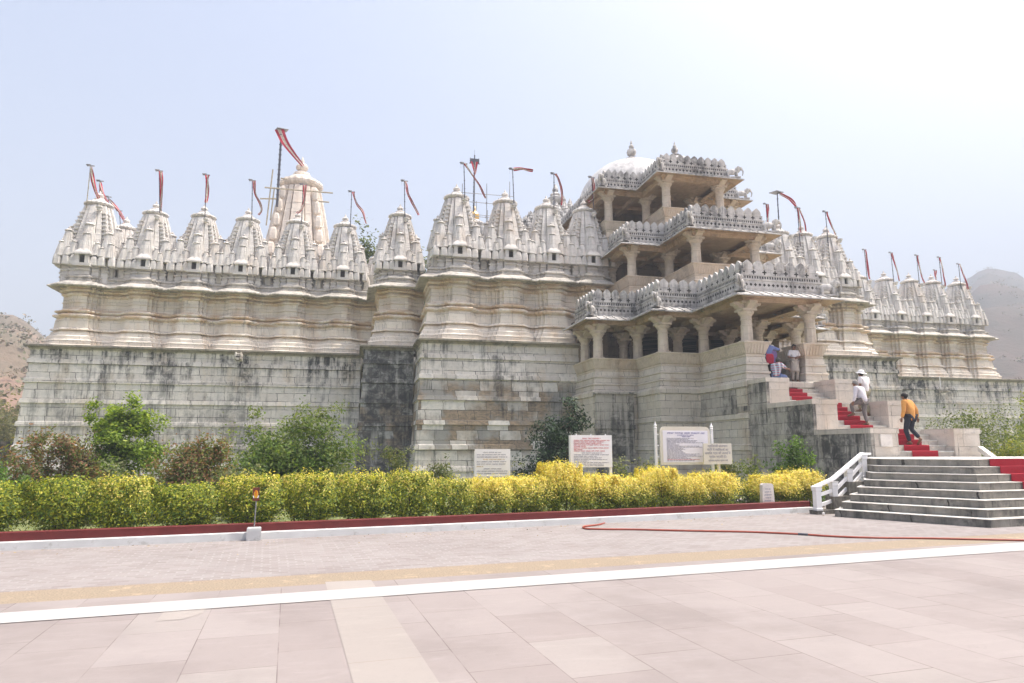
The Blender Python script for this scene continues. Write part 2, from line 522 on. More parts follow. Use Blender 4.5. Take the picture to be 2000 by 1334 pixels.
    def mesh(s, name, mats, smooth=False):
        me = bpy.data.meshes.new(name)
        me.from_pydata(s.v, [], s.f)
        for mm in mats:
            me.materials.append(mm)
        if len(mats) > 1:
            me.polygons.foreach_set("material_index", s.mi)
        if smooth:
            me.polygons.foreach_set("use_smooth", [True] * len(s.f))
        me.update()
        return me

    def build(s, name, mats, parent=None, smooth=False, **tags):
        if not isinstance(mats, (list, tuple)):
            mats = [mats]
        return link(name, s.mesh(name, mats, smooth), parent, **tags)


def link(name, data, parent=None, loc=None, rotz=None, label=None, cat=None, group=None, kind=None):
    o = bpy.data.objects.new(name, data)
    COL.objects.link(o)
    if parent is not None:
        o.parent = parent
        if loc is None and parent.get("worldspace"):
            o.matrix_parent_inverse = Matrix.Translation(parent.location).inverted()
    if loc is not None:
        o.location = loc
    if rotz is not None:
        o.rotation_euler = (0, 0, rotz)
    tag(o, label, cat, group, kind)
    return o


def tag(o, label=None, cat=None, group=None, kind=None):
    if label:
        o["label"] = label
    if cat:
        o["category"] = cat
    if group:
        o["group"] = group
    if kind:
        o["kind"] = kind
    return o


def thing(name, label, cat, loc=(0, 0, 0), rotz=0, group=None, worldspace=False):
    o = link(name, None, None, loc, rotz, label, cat, group)
    o.empty_display_size = 0.3
    if worldspace:
        o["worldspace"] = True
    return o


def rect(pts):
    return [(p.x, p.y) for p in pts]

# ------------------------------------------------------------------ ground sheets
def sheet(name, pts, z, mat):
    mb = MB()
    mb.add([(x, y, z) for x, y in pts], [tuple(range(len(pts)))])
    return mb.build(name, M[mat], kind='structure')


def lineY(p, q):
    """straight line through two ground points -> function X -> Y"""
    k = (q.y - p.y) / (q.x - p.x)
    return lambda X: p.y + k * (X - p.x)


curb_l = lineY(atZ(0, 1076), atZ(1590, 1003))
kerb_l = lambda X: 12.37 + 0.135 * (X + 5.25) + 0.0036 * (X + 5.25) ** 2 * 0.7
or_top = lineY(atZ(0, 1157), atZ(1500, 1070))
or_bot = lineY(atZ(0, 1180), atZ(2000, 1056))
wl_top = lineY(atZ(0, 1198.5), atZ(2000, 1060))
wl_bot = lineY(atZ(0, 1219), atZ(2000, 1076))
XL, XR = -34.0, 46.0
kx = [XL + 3.0 * i for i in range(28)]
KERB = [(x, kerb_l(max(x, -20)) if x < 11.6 else kerb_l(11.6) + 0.1 * (x - 11.6)) for x in kx if x < 11.2] + [(11.2, kerb_l(11.2))]

mb = MB()
Rg = 1500
mb.add([(-Rg, -Rg, -0.03), (Rg, -Rg, -0.03), (Rg, Rg, -0.03), (-Rg, Rg, -0.03)], [(0, 1, 2, 3)])
mb.build('ground', M['earth'], kind='structure')
sheet('garden_lawn', [(p[0], p[1] + 0.2) for p in KERB] + [(60, 15.5), (60, 46), (-34, 46)], -0.012, 'grass')
sheet('brick_road', [(XL, or_top(XL)), (XR, or_top(XR))] + [(XR, 20.0), (11.3, 20.0)] + [(x, y + 0.15) for x, y in reversed(KERB)], 0.0, 'paver')
sheet('ochre_strip', [(XL, or_bot(XL)), (XR, or_bot(XR)), (XR, or_top(XR)), (XL, or_top(XL))], 0.0, 'orangestrip')
sheet('plaza', [(XL, -25), (XR, -25), (XR, or_bot(XR)), (XL, or_bot(XL))], 0.0, 'slab')
sheet('pale_slab_strip', rect([atZ(690, 1334) + (atZ(690, 1334) - atZ(635, 1137)) * 2, atZ(858, 1334) + (atZ(858, 1334) - atZ(725, 1133)) * 2, atZ(725, 1133), atZ(635, 1137)]), 0.003, 'paleslab')
sheet('pale_slab_piece', rect([atZ(305, 1214), atZ(358, 1210), atZ(395, 1198), atZ(402, 1189), atZ(325, 1190)]), 0.003, 'paleslab')
sheet('white_line', [(XL, wl_bot(XL)), (XR, wl_bot(XR)), (XR, wl_top(XR)), (XL, wl_top(XL))], 0.007, 'whiteline')

# low painted garden wall with its white kerb
t = thing('garden_wall', 'low maroon painted garden wall with a white kerb below the yellow hedge', 'wall', (2, 13.6, 0), worldspace=True)
mb = MB()
mb.sweep(KERB, [(0.02, -0.03), (0.0, 0.115), (-0.02, 0.125), (-0.17, 0.125), (-0.17, -0.03)])
mb.build('kerb', M['kerb'], t)
mb = MB()
mb.sweep(KERB, [(-0.12, 0.05), (-0.115, 0.255), (-0.13, 0.265), (-0.24, 0.265), (-0.24, -0.03)])
mb.add([(11.2 + a, kerb_l(11.2) + b, z) for a, b in ((-.0, .12), (-.0, .24)) for z in (0, .265)], [(0, 1, 3, 2)])
mb.build('wall_face', M['redwall'], t)

# ------------------------------------------------------------------ temple
T = thing('stone_temple', 'vast carved white marble temple with rows of spires and a three tiered pillared porch', 'temple', (17.45, 40, 0), worldspace=True)


def part(mb, name, mat, smooth=False, label=None):
    mats = [M[q] for q in mat] if isinstance(mat, (list, tuple)) else M[mat]
    return mb.build(name, mats, T, smooth, label=label)


PZ = 7.1
BANDS = [6.07, 5.03, 3.93, 2.72, 1.5, 0.42]


def plinth_profile(z0=-0.03, top=PZ):
    pr = [(-4.5, top + .012), (-0.02, top + .012), (0.10, top - .02), (0.10, top - .11), (-.06, top - .15), (-.12, top - .25), (-.17, top - .30)]
    off = -0.17
    for b in BANDS:
        b = b + (top - PZ)
        pr += [(off + .01, b + .27), (off + .07, b + .25), (off + .10, b + .03), (off + .015, b)]
        off += 0.055
    pr.append((off + .04, z0))
    return pr


PP = plinth_profile()
for nm, plan, mat, lab in (
        ('plinth', [(-17.15, 75), (-17.15, 40.75), (0.25, 40.75)], 'plinth', None),
        ('plinth', [(0.25, 41.5), (0.25, 37.1), (3.05, 37.1)], 'plinth_black', 'blackened narrow plinth bay set between the two wide walls'),
        ('plinth', [(3.05, 38), (3.05, 34.1), (11.5, 34.1)], 'plinth_brown', 'plinth bay with brown and grey mixed blocks'),
        ('plinth', [(23.4, 34.9), (32.3, 34.9), (32.3, 46)], 'plinth', None),
        ('plinth', [(31, 44.2), (62, 44.2), (62, 75)], 'plinth', None)):
    mb = MB()
    mb.sweep(plan, PP[5:])
    part(mb, nm, mat, label=lab)
    mb = MB()
    mb.sweep(plan, PP[:6])
    part(mb, 'plinth_ledge', 'ledge')

# upper walls -----------------------------------------------------------------
WALL_PROF = [(0.62, 7.1), (0.58, 7.16), (0.5, 7.2), (0.52, 7.42), (0.44, 7.5), (0.42, 7.66), (0.34, 7.74), (0.30, 7.86), (0.30, 7.93), (0.22, 7.95), (0.22, 8.0),
             (0.29, 8.03), (0.26, 8.12), (0.19, 8.16), (0.16, 8.62), (0.13, 8.7), (0.14, 8.74), (0.24, 8.8), (0.26, 8.87), (0.22, 8.94), (0.12, 8.97), (0.11, 9.02),
             (0.2, 9.06), (0.22, 9.12), (0.18, 9.18), (0.07, 9.22), (0.0, 9.28), (0.0, 9.62), (0.03, 9.63), (0.03, 9.68), (0.0, 9.69), (0.0, 10.02), (0.06, 10.06), (0.08, 10.14),
             (0.02, 10.18), (0.02, 10.24), (0.12, 10.28), (0.15, 10.36), (0.06, 10.4), (0.1, 10.46), (0.16, 10.5)]
CORN_PROF = [(0.16, 10.5), (0.3, 10.53), (0.62, 10.46), (0.66, 10.49), (0.66, 10.54), (0.5, 10.66), (0.3, 10.78), (0.18, 10.84), (0.2, 10.9), (0.14, 10.94), (0.13, 11.02), (0.2, 11.06), (0.2, 11.12), (0.1, 11.18),
             (0.06, 11.2), (0.02, 11.24), (-0.02, 11.3), (-0.3, 11.3)]


def pil_plan(x0, x1, Y, cs, half=0.38, depth=0.55, dirx=True, fx=None):
    """front line with stepped pilasters projecting to Y; recess line at Y+depth"""
    pts = [(x0, Y + depth)]
    st = [(half + .56, 0.0), (half + .36, .16), (half + .18, .36), (half, depth)]
    for c in cs:
        ext = depth
        pr = Y + depth
        L = [(c - h, Y + depth - d) for h, d in st]
        Rr = [(c + h, Y + depth - d) for h, d in reversed(st)]
        for h, y in L:
            pts += [(h, pr), (h, y)]
            pr = y
        Rr2 = []
        for i, (h, y) in enumerate(Rr):
            Rr2.append((h, y))
            nxt = Rr[i + 1][1] if i + 1 < len(Rr) else Y + depth
            Rr2.append((h, nxt))
        pts += Rr2
    pts.append((x1, Y + depth))
    out = []
    for p in pts:
        if not out or (abs(p[0] - out[-1][0]) + abs(p[1] - out[-1][1])) > 1e-4:
            out.append((max(x0, min(x1, p[0])), p[1]))
    o2 = []
    for p in out:
        if not o2 or (abs(p[0] - o2[-1][0]) + abs(p[1] - o2[-1][1])) > 1e-4:
            o2.append(p)
    return o2


def rot_side(plan):
    return [(-y, x) for x, y in plan]


WALL_PROF = [(o * (1.35 if z > 8 else 1.12), z) for o, z in WALL_PROF]
WALL_PROF[-1] = (.16, 10.5)


def cornice_smooth(plan):
    """soften the stepped plan so that the cornice undulates"""
    return plan


S1 = [-15.2, -12.1, -9.4, -6.85, -3.9, -1.0]
S2 = [2.25]
S3 = [5.2, 8.0, 10.45, 12.75]
S4 = [26.2, 27.9, 29.75]
S5 = [37.4, 39.9, 42.4, 44.86, 47.1, 49.64]
WY1, WY2, WY3, WY4, WY5 = 41.75, 38.2, 35.12, 35.95, 45.3
# left flank spires (X = const line), going back in depth
FL = [46.6, 49.9, 53.2, 56.5]


def kutas(mb, x0, x1, Y, z=11.22, w=0.46, step=0.52):
    """row of small bell-shaped blocks on the parapet"""
    n = max(1, int((x1 - x0) / step))
    for i in range(n):
        c = x0 + (i + .5) * (x1 - x0) / n
        rings = []
        for t, s in ((0, .9), (.05, 1.0), (.35, .97), (.62, .88), (.8, .74), (.9, .55), (.97, .3)):
            a = w / 2 * s
            b = .3 * s
            rings.append([(c - a * .6, Y + .25 - b, z + t), (c + a * .6, Y + .25 - b, z + t), (c + a, Y + .25 - b * .5, z + t), (c + a, Y + .55, z + t), (c - a, Y + .55, z + t), (c - a, Y + .25 - b * .5, z + t)])
        mb.loft(rings)


def dentils(mb, plan, off, z0, z1, w, step, th=.035):
    for (ax, ay), (bx, by) in zip(plan[:-1], plan[1:]):
        a, b = Vector((ax, ay, 0)), Vector((bx, by, 0))
        L = (b - a).length
        if L < .1:
            continue
        d = (b - a) / L
        nn = Vector((d.y, -d.x, 0))
        k = max(1, int(L / step))
        for i in range(k):
            c = a + d * ((i + .5) * L / k) + nn * off
            p = [c - d * w, c + d * w, c + d * w + nn * th, c - d * w + nn * th]
            mb.add([(q.x, q.y, z) for z in (z0, z1) for q in p], [(2, 3, 7, 6), (3, 0, 4, 7), (1, 2, 6, 5), (4, 5, 6, 7), (0, 3, 2, 1)])


def wallrun(name, plan, gaps, Y):
    mb = MB()
    mb.sweep(plan, WALL_PROF)
    dentils(mb, plan, .36, 8.045, 8.11, .035, .13)
    dentils(mb, plan, .03, 10.19, 10.235, .04, .14, .06)
    dentils(mb, plan, .05, 9.64, 9.675, .05, .17, .02)
    part(mb, 'wall', 'wall')
    mb = MB()
    mb.sweep(plan, CORN_PROF)
    dentils(mb, plan, .66, 10.485, 10.535, .04, .14, .03)
    dentils(mb, plan, .10, 11.125, 11.17, .05, .16, .05)
    if gaps:
        for a, b in gaps:
            kutas(mb, a, b, Y + .52)
        # parapet block behind the row
        x0, x1 = plan[0][0] if abs(plan[0][1] - plan[-1][1]) < 1 else min(p[0] for p in plan), max(p[0] for p in plan)
        mb.box(min(p[0] for p in plan) + .2, Y + .85, 11.2, x1 - .2, Y + 4.2, 12.35)
    part(mb, 'cornice', 'cornice')


def gaps_of(x0, x1, cs, h=0.98):
    e = [x0] + [v for c in cs for v in (c - h, c + h)] + [x1]
    return [(e[i], e[i + 1]) for i in range(0, len(e), 2) if e[i + 1] - e[i] > .35]


# section 1 with its left flank
flank = pil_plan(-70, -41.75 - .3, 15.72, [-f for f in reversed(FL)])          # in rotated space: x' = -Y, y' -> -X
flank = [(-16.0 - (16.18 - y) + .0, -x) for x, y in flank]
p1 = pil_plan(-16.2, 1.3, WY1, S1)
flank = [(-16.2 - max(0, 16.18 - y), -x) for x, y in pil_plan(-70, -42.4, 15.72, [-f for f in reversed(FL)])]
wallrun('wall', flank + p1[0:], gaps_of(-16.2, 0.9, S1), WY1)
wallrun('wall', [(1.15, 42.3)] + pil_plan(1.15, 3.7, WY2, S2, 0.5), [], WY2)
wallrun('wall', [(3.75, 39)] + pil_plan(3.75, 13.9, WY3, S3), gaps_of(3.75, 13.6, S3), WY3)
wallrun('wall', pil_plan(22.5, 31.1, WY4, S4) + [(31.1, 46)], gaps_of(22.5, 31.1, S4), WY4)
wallrun('wall', pil_plan(30.8, 51.0, WY5, S5) + [(51.0, 75)], gaps_of(30.8, 51.0, S5), WY5)


# spires ------------------------------------------------------------------------
def section(r):
    """stepped square outline, half-width r, 5 facets a side"""
    q = []
    side = [(-.74, -.76), (-.53, -.76), (-.50, -.70), (-.47, -.86), (-.27, -.88), (-.24, -.80), (-.22, -.98), (0, -1.0), (.22, -.98), (.24, -.80), (.27, -.88), (.47, -.86), (.50, -.70), (.53, -.76), (.74, -.76)]
    for k in range(4):
        c, s_ = math.cos(k * math.pi / 2), math.sin(k * math.pi / 2)
        for x, y in side:
            q.append((r * (x * c - y * s_), r * (x * s_ + y * c)))
    return q


def tower(mb, fin, cx, cy, z0, h, w, top=0.56, n=9, ribs=True, am=None, rings=0):
    R0 = w / 2
    rs = []
    prof = []
    for i in range(n + 1):
        t = i / n
        prof.append((R0 * (1 - (1 - top) * t ** 1.45), z0 + h * t))
    if rings:
        pr2 = []
        for i in range(rings):
            for e, k in ((0.0, 1.0), (0.05, 1.01), (0.12, 1.01), (0.17, 1.0)):
                t = (i + e) / rings
                pr2.append((R0 * (1 - (1 - top) * t ** 1.45) * k, z0 + h * t))
        pr2.append((R0 * top, z0 + h))
        prof = pr2
    prof = [(prof[0][0] * 1.06, z0 - .0), (prof[0][0] * 1.06, z0 + .05 * min(1, h))] + [(r, z) for r, z in prof if z > z0 + .06 * min(1, h)]
    for r, z in prof:
        rs.append([(cx + x, cy + y, z) for x, y in section(r)])
    mb.loft(rs)
    rt = R0 * top
    zt = z0 + h
    a = am or rt * 1.3
    k = a
    big = w > 1.5
    nn = 20 if big else 8
    fin.lathe([(rt * .72, zt - .02), (rt * .72, zt + k * .12)], cx, cy, nn)
    fin.lathe([(a * .80, zt + k * .08), (a, zt + k * .2), (a * 1.04, zt + k * .3), (a * .98, zt + k * .42), (a * .8, zt + k * .5)], cx, cy, nn * 2 if big else 10, ribs=.03 if big else None)
    fin.lathe([(a * .72, zt + k * .5), (a * .7, zt + k * .56), (a * .55, zt + k * .68), (a * .5, zt + k * .72)], cx, cy, nn)
    fin.lathe([(a * .34, zt + k * .7), (a * .42, zt + k * .8), (a * .38, zt + k * .92), (a * .2, zt + k * 1.0), (a * .16, zt + k * 1.05)], cx, cy, nn)
    fin.lathe([(a * .16, zt + k * 1.05), (a * .28, zt + k * 1.15), (a * .3, zt + k * 1.27), (a * .2, zt + k * 1.4), (a * .08, zt + k * 1.5), (a * .1, zt + k * 1.54), (a * .015, zt + k * 1.8)], cx, cy, nn)


def bell(mb, c, s_, h, rot):
    """small bell-shaped block, front towards -y before rotation"""
    rg = []
    for t, q in ((0, .9), (.06, 1.0), (.4, .97), (.66, .88), (.82, .72), (.92, .5), (1.0, .22)):
        a, b = s_ * q, s_ * .8 * q
        rg.append([rot(c[0] + x, c[1] + y) + (c[2] + t * h,) for x, y in ((-a, -b * .55), (-a * .55, -b), (a * .55, -b), (a, -b * .55), (a, b), (-a, b))])
    mb.loft(rg)


def spire_meshes(seed=0):
    rng = random.Random(seed)
    b, f = MB(), MB()
    for r, z0, z1 in ((1.3, -.8, -.42), (1.34, -.42, -.32), (1.28, -.32, -.16), (1.36, -.16, -.08), (1.25, -.08, .04), (1.31, .04, .12), (1.2, .12, .85), (1.02, .85, 1.0)):
        b.loft([[(x, y, z0) for x, y in section(r)], [(x, y, z1) for x, y in section(r)]])
    tower(b, f, 0, 0, .8, 3.15, 2.42, .50, 12, am=.62, rings=10)
    for k in range(4):
        c, s_ = round(math.cos(k * math.pi / 2)), round(math.sin(k * math.pi / 2))
        rot = lambda x, y, c=c, s_=s_: (x * c - y * s_, x * s_ + y * c)
        for i in range(7):                       # small discs climbing the corners
            t = .34 + i * .088
            r = 1.21 * (1 - .50 * t ** 1.45)
            x, y = rot(r * .62, -r * .78)
            b.box(x - .085, y - .085, .8 + 3.0 * t, x + .085, y + .085, .8 + 3.0 * t + .08)
            x, y = rot(-r * .62, -r * .78)
            b.box(x - .085, y - .085, .8 + 3.0 * t, x + .085, y + .085, .8 + 3.0 * t + .08)
        for (x, y, z, h, w, tp) in ((0, -.92, .85, 1.75, .84, .42), (0, -1.10, .82, 1.1, .64, .42), (0, -1.20, .95, .55, .46, .42),
                                    (.86, -.86, .75, 1.35, .70, .42), (1.04, -1.04, .62, .8, .52, .42), (.48, -1.10, .72, .72, .42, .45), (-.48, -1.10, .72, .72, .42, .45),
                                    (1.08, -.52, .72, .75, .42, .45), (.70, -1.16, .66, .52, .34, .45), (-.70, -1.16, .66, .52, .34, .45)):
            xx, yy = rot(x, y)
            tower(b, b, xx, yy, z, h * rng.uniform(.95, 1.05), w, tp, 6)
        for x in (-1.12, -.74, -.42, .42, .74):
            bell(b, (x, -1.24 + .05 * abs(x), .12), .17, rng.uniform(.58, .66), rot)
    for sx in (-1, 1):
        b.box(sx * .2 - .085, -1.48, .2, sx * .2 + .085, -1.26, .68)
    b.box(-.36, -1.54, .04, .36, -1.1, .2)
    b.box(-.38, -1.56, .68, .38, -1.1, .76)
    b.loft([[(x * q, -1.3 + y * q * .8, z) for x, y in ((-.36, -.3), (.36, -.3), (.36, .3), (-.36, .3))] for q, z in ((1, .76), (.85, .86), (.55, .98), (.22, 1.1), (.05, 1.2))])
    b.lathe([(.03, 3.5), (.1, 3.56), (.1, 3.64), (.15, 3.69), (.15, 3.8), (.05, 3.84)], .30, -.84, 8)
    b.box(.24, -.84, 3.64, .36, -.5, 3.76)
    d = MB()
    d.box(-.115, -1.36, .2, .115, -1.15, .62)  # solid dark block paints the shade inside the niche
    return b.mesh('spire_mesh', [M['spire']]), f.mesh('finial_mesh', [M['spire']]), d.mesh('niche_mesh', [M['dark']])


SPM = [spire_meshes(1), spire_meshes(2)]


def spire(x, y, z=11.32, sc=1.0, rz=0.0, mats=None):
    o = link('spire', SPM[int(abs(x * 10)) % 2][0], T)
    o.matrix_parent_inverse = Matrix.Translation(T.location).inverted()
    o.location = (x, y, z + .36)
    o.scale = (sc * 1.13, sc * 1.1, sc * .94)
    o.rotation_euler = (0, 0, rz)
    for nm, k in (('finial', 1), ('niche', 2)):
        c = link(nm, SPM[int(abs(x * 10)) % 2][k], o)
    return o


rs = random.Random(3)
for i, x in enumerate(S1):
    spire(x, WY1 + 1.5, 11.3, 1.07 if i == 0 else .99 + rs.uniform(-.01, .015))
for y in FL:
    spire(-14.7, y, 11.3, .98, -math.pi / 2)
spire(S2[0], WY2 + 1.5, 11.2, .95)
for i, x in enumerate(S3):
    spire(x, WY3 + 1.5, 11.28, (1.0, .98, .95, .95)[i])
for i, x in enumerate(S4):
    spire(x, WY4 + 1.5, 11.2, .94)
for i, x in enumerate(S5):
    spire(x, WY5 + 1.5, 11.2, .97)
spire(27.5, 42.5, 12.2, 1.1)
spire(1.0, 44.5, 11.2, .6)


# the two great towers behind
def great(cx, cy, z0, h, w, mat):
    b, f = MB(), MB()
    tower(b, f, cx, cy, z0, h, w, .48, 18, am=w * .245, rings=14)
    R0 = w / 2
    for sx in (-1, 1):
        for sy in (-1, 1):
            for i in range(8):
                t = .16 + i * .105
                r = R0 * (1 - .52 * t ** 1.75)
                s_ = r * .11
                px, py = cx + sx * r * .64, cy + sy * r * .73
                rg = []
                for e, q in ((0, .7), (.1, 1), (.5, 1.0), (.8, .8), (.95, .5)):
                    zz = z0 + h * (t + .095 * e)
                    rg.append([(px + a * s_ * q, py + bb * s_ * q, zz) for a, bb in ((-1, -.6), (-.6, -1), (.6, -1), (1, -.6), (1, .6), (.6, 1), (-.6, 1), (-1, .6))])
                b.loft(rg)
    for sx, sy in ((-1, 0), (1, 0), (0, -1)):
        tower(b, b, cx + sx * R0 * .95, cy + sy * R0 * .95, z0 - .5, h * .5, w * .52, .55, 8)
    o = part(b, 'great_spire', mat)
    link('finial', f.mesh('great_finial', [M[mat]]), o)


great(-5.1, 58, 11.2, 12.0, 7.0, 'peach')
great(40.6, 60, 11.2, 11.0, 6.0, 'spire')
great(10.2, 60, 12.5, 9.4, 3.5, 'battle')


# the stepped roof covered in little bells
mb = MB()
for k in range(9):
    r = 4.6 - k * .5
    z = 17.0 + k * .42
    mb.box(15.6 - r, 50 - r, z, 15.6 + r, 50 + r, z + .3)
    n = int(r * 2 / .55)
    for i in range(n + 1):
        q = -r + .1 + i * (2 * r - .2) / n
        for (x, y) in ((15.6 + q, 50 - r + .1), (15.6 - r + .1, 50 + q)):
            j = random.uniform(.85, 1.2)
            mb.lathe([(.2, z + .3), (.23, z + .42), (.15, z + .55 * j), (.19, z + .6 * j), (.1, z + .75 * j), (.02, z + .95 * j)], x, y, 6)
mb.box(11.5, 46, 12.3, 19.7, 54, 17.0)
mb.lathe([(.3, 20.6), (.55, 20.8), (.6, 21.0), (.35, 21.15), (.42, 21.3), (.2, 21.5), (.25, 21.7), (.02, 22.2)], 14.8, 49.2, 12)
part(mb, 'bell_roof', 'battle')
mb = MB()
mb.box(-14.5, 46, 7, 50, 72, 11.2)
mb.box(13.0, 43, 7, 22.9, 60, 13.0)
part(mb, 'inner_block', 'spire')

# ------------------------------------------------------------------ porch, three tiers
def column_mesh(h, name, cap=0.56):
    mb = MB()
    mb.box(-.25, -.25, 0, .25, .25, .1)
    oc = lambda r, z: [(r * math.cos((k + .5) * math.pi / 4), r * math.sin((k + .5) * math.pi / 4), z) for k in range(8)]
    mb.loft([oc(.25, .1), oc(.245, .2), oc(.235, h * .4)])
    sh = h - cap
    mb.lathe([(.235, h * .4), (.25, h * .4 + .02), (.25, h * .4 + .05), (.228, h * .4 + .07), (.22, sh - .22), (.245, sh - .2), (.245, sh - .16), (.225, sh - .14), (.225, sh - .05), (.26, sh - .03), (.26, sh)], n=16)
    mb.lathe([(.24, sh), (.3, sh + .05), (.34, sh + .12), (.31, sh + .17), (.3, sh + .19)], n=16)
    z = sh + .17
    mb.box(-.33, -.33, z, .33, .33, z + .09)
    for a in (0, 1):
        prof = [(-.62, cap - .17 - .02), (-.62, cap - .28), (-.56, cap - .33), (-.5, cap - .32), (-.42, cap - .42 + .02), (-.3, .07), (.3, .07), (.42, cap - .4), (.5, cap - .32), (.56, cap - .33), (.62, cap - .28), (.62, cap - .19)]
        fr = ((0, 0, z), (1, 0, 0), (0, 0, 1), (0, -1, 0)) if a == 0 else ((0, 0, z), (0, 1, 0), (0, 0, 1), (1, 0, 0))
        mb.extrude(prof, fr, -.17 - a * .004, .17 + a * .004)
    mb.box(-.36, -.36, h - .1, .36, .36, h)
    return mb.mesh(name, [M['porch']])


def columns(pts, z0, h, nm):
    me = column_mesh(h, nm)
    for x, y in pts:
        o = link('column', me, T)
        o.matrix_parent_inverse = Matrix.Translation(T.location).inverted()
        o.location = (x, y, z0)


def seat(plan, z1, name='parapet', mat='porch'):
    """outward-leaning fluted parapet with its moulded foot"""
    mb = MB()
    z = z1 - .62
    mb.sweep(plan, [(-.06, z - .02), (.02, z), (.03, z + .04), (.0, z + .07), (.05, z + .2), (.17, z1 - .09), (.21, z1 - .07), (.23, z1 - .02), (.2, z1), (-.3, z1), (-.3, z1 - .5)])
    for (ax, ay), (bx, by) in zip(plan[:-1], plan[1:]):
        a, b = Vector((ax, ay, 0)), Vector((bx, by, 0))
        L = (b - a).length
        d = (b - a) / L
        nn = Vector((d.y, -d.x, 0))
        k = max(1, int(L / .135))
        for i in range(k):
            c = a + d * ((i + .5) * L / k)
            w = L / k * .3
            p = [c + d * s_ * w + nn * o + Vector((0, 0, zz)) for o, zz in ((.02, z + .1), (.062, z + .13), (.185, z1 - .11), (.15, z1 - .1)) for s_ in (-1, 1)]
            mb.add(p, [(0, 1, 3, 2), (2, 3, 5, 4), (4, 5, 7, 6), (1, 7, 5, 3), (0, 2, 4, 6)])
    part(mb, name, mat)


def foot(plan, z0, z1, mat, name='base_moulding', flare=0.0):
    mb = MB()
    n = max(1, round((z1 - z0) / .34))
    pr = []
    for i in range(n + 1):
        z = z1 - i * (z1 - z0) / n
        o = flare * i / n
        if i:
            pr += [(o - .0, z + .11), (o + .05, z + .09), (o + .06, z + .03), (o + .01, z)]
        else:
            pr.append((0, z))
    mb.sweep(plan, pr)
    part(mb, name, mat)


def eave(plan, z, over=.75, drop=.2, name='eave', slab=None):
    mb = MB()
    mb.sweep(plan, [(-.25, z + .0), (.1, z + .0), (over, z - drop)], 1)  # underside gets the stone tinted with painted bounce light
    mb.sweep(plan, [(over, z - drop), (over + .03, z - drop + .0), (over + .03, z - drop + .055), (.1, z + .12), (-.1, z + .13)])
    for (ax, ay), (bx, by) in zip(plan[:-1], plan[1:]):
        a, b = Vector((ax, ay, 0)), Vector((bx, by, 0))
        L = (b - a).length
        if L < .6:
            continue
        d = (b - a) / L
        nn = Vector((d.y, -d.x, 0))
        for i in range(int(L / .45) + 1):
            c = a + d * (i * .45)
            mb.beam(c + nn * .12 + Vector((0, 0, z + .13)), c + nn * (over + .02) + Vector((0, 0, z - drop + .075)), .07, .05)
    part(mb, name, ['battle', 'ceil'])
    mb = MB()
    mb.sweep(plan, [(-.3, z - .3), (.0, z - .3), (.02, z - .16), (.06, z - .14), (.08, z - .006), (-.3, z - .006)])
    if slab:
        for x0, y0, x1, y1 in slab:
            mb.box(x0 + .05, y0 + .05, z - .05, x1 - .05, y1, z + .12)
            # ceiling beams
            k = max(1, int((x1 - x0) / 2.0))
            for i in range(1, k):
                xx = x0 + i * (x1 - x0) / k
                mb.box(xx - .14, y0 + .12, z - .27, xx + .14, y1 - .1, z - .04)
            k = max(1, int((y1 - y0) / 2.0))
            for i in range(1, k):
                yy = y0 + i * (y1 - y0) / k
                mb.box(x0 + .12, yy - .13, z - .25, x1 - .12, yy + .13, z - .045)
    part(mb, 'lintel', 'ceil')


OGIVE = [(-.17, 0), (-.19, .1), (-.205, .2), (-.17, .31), (-.09, .4), (0, .47), (.09, .4), (.17, .31), (.205, .2), (.19, .1), (.17, 0)]


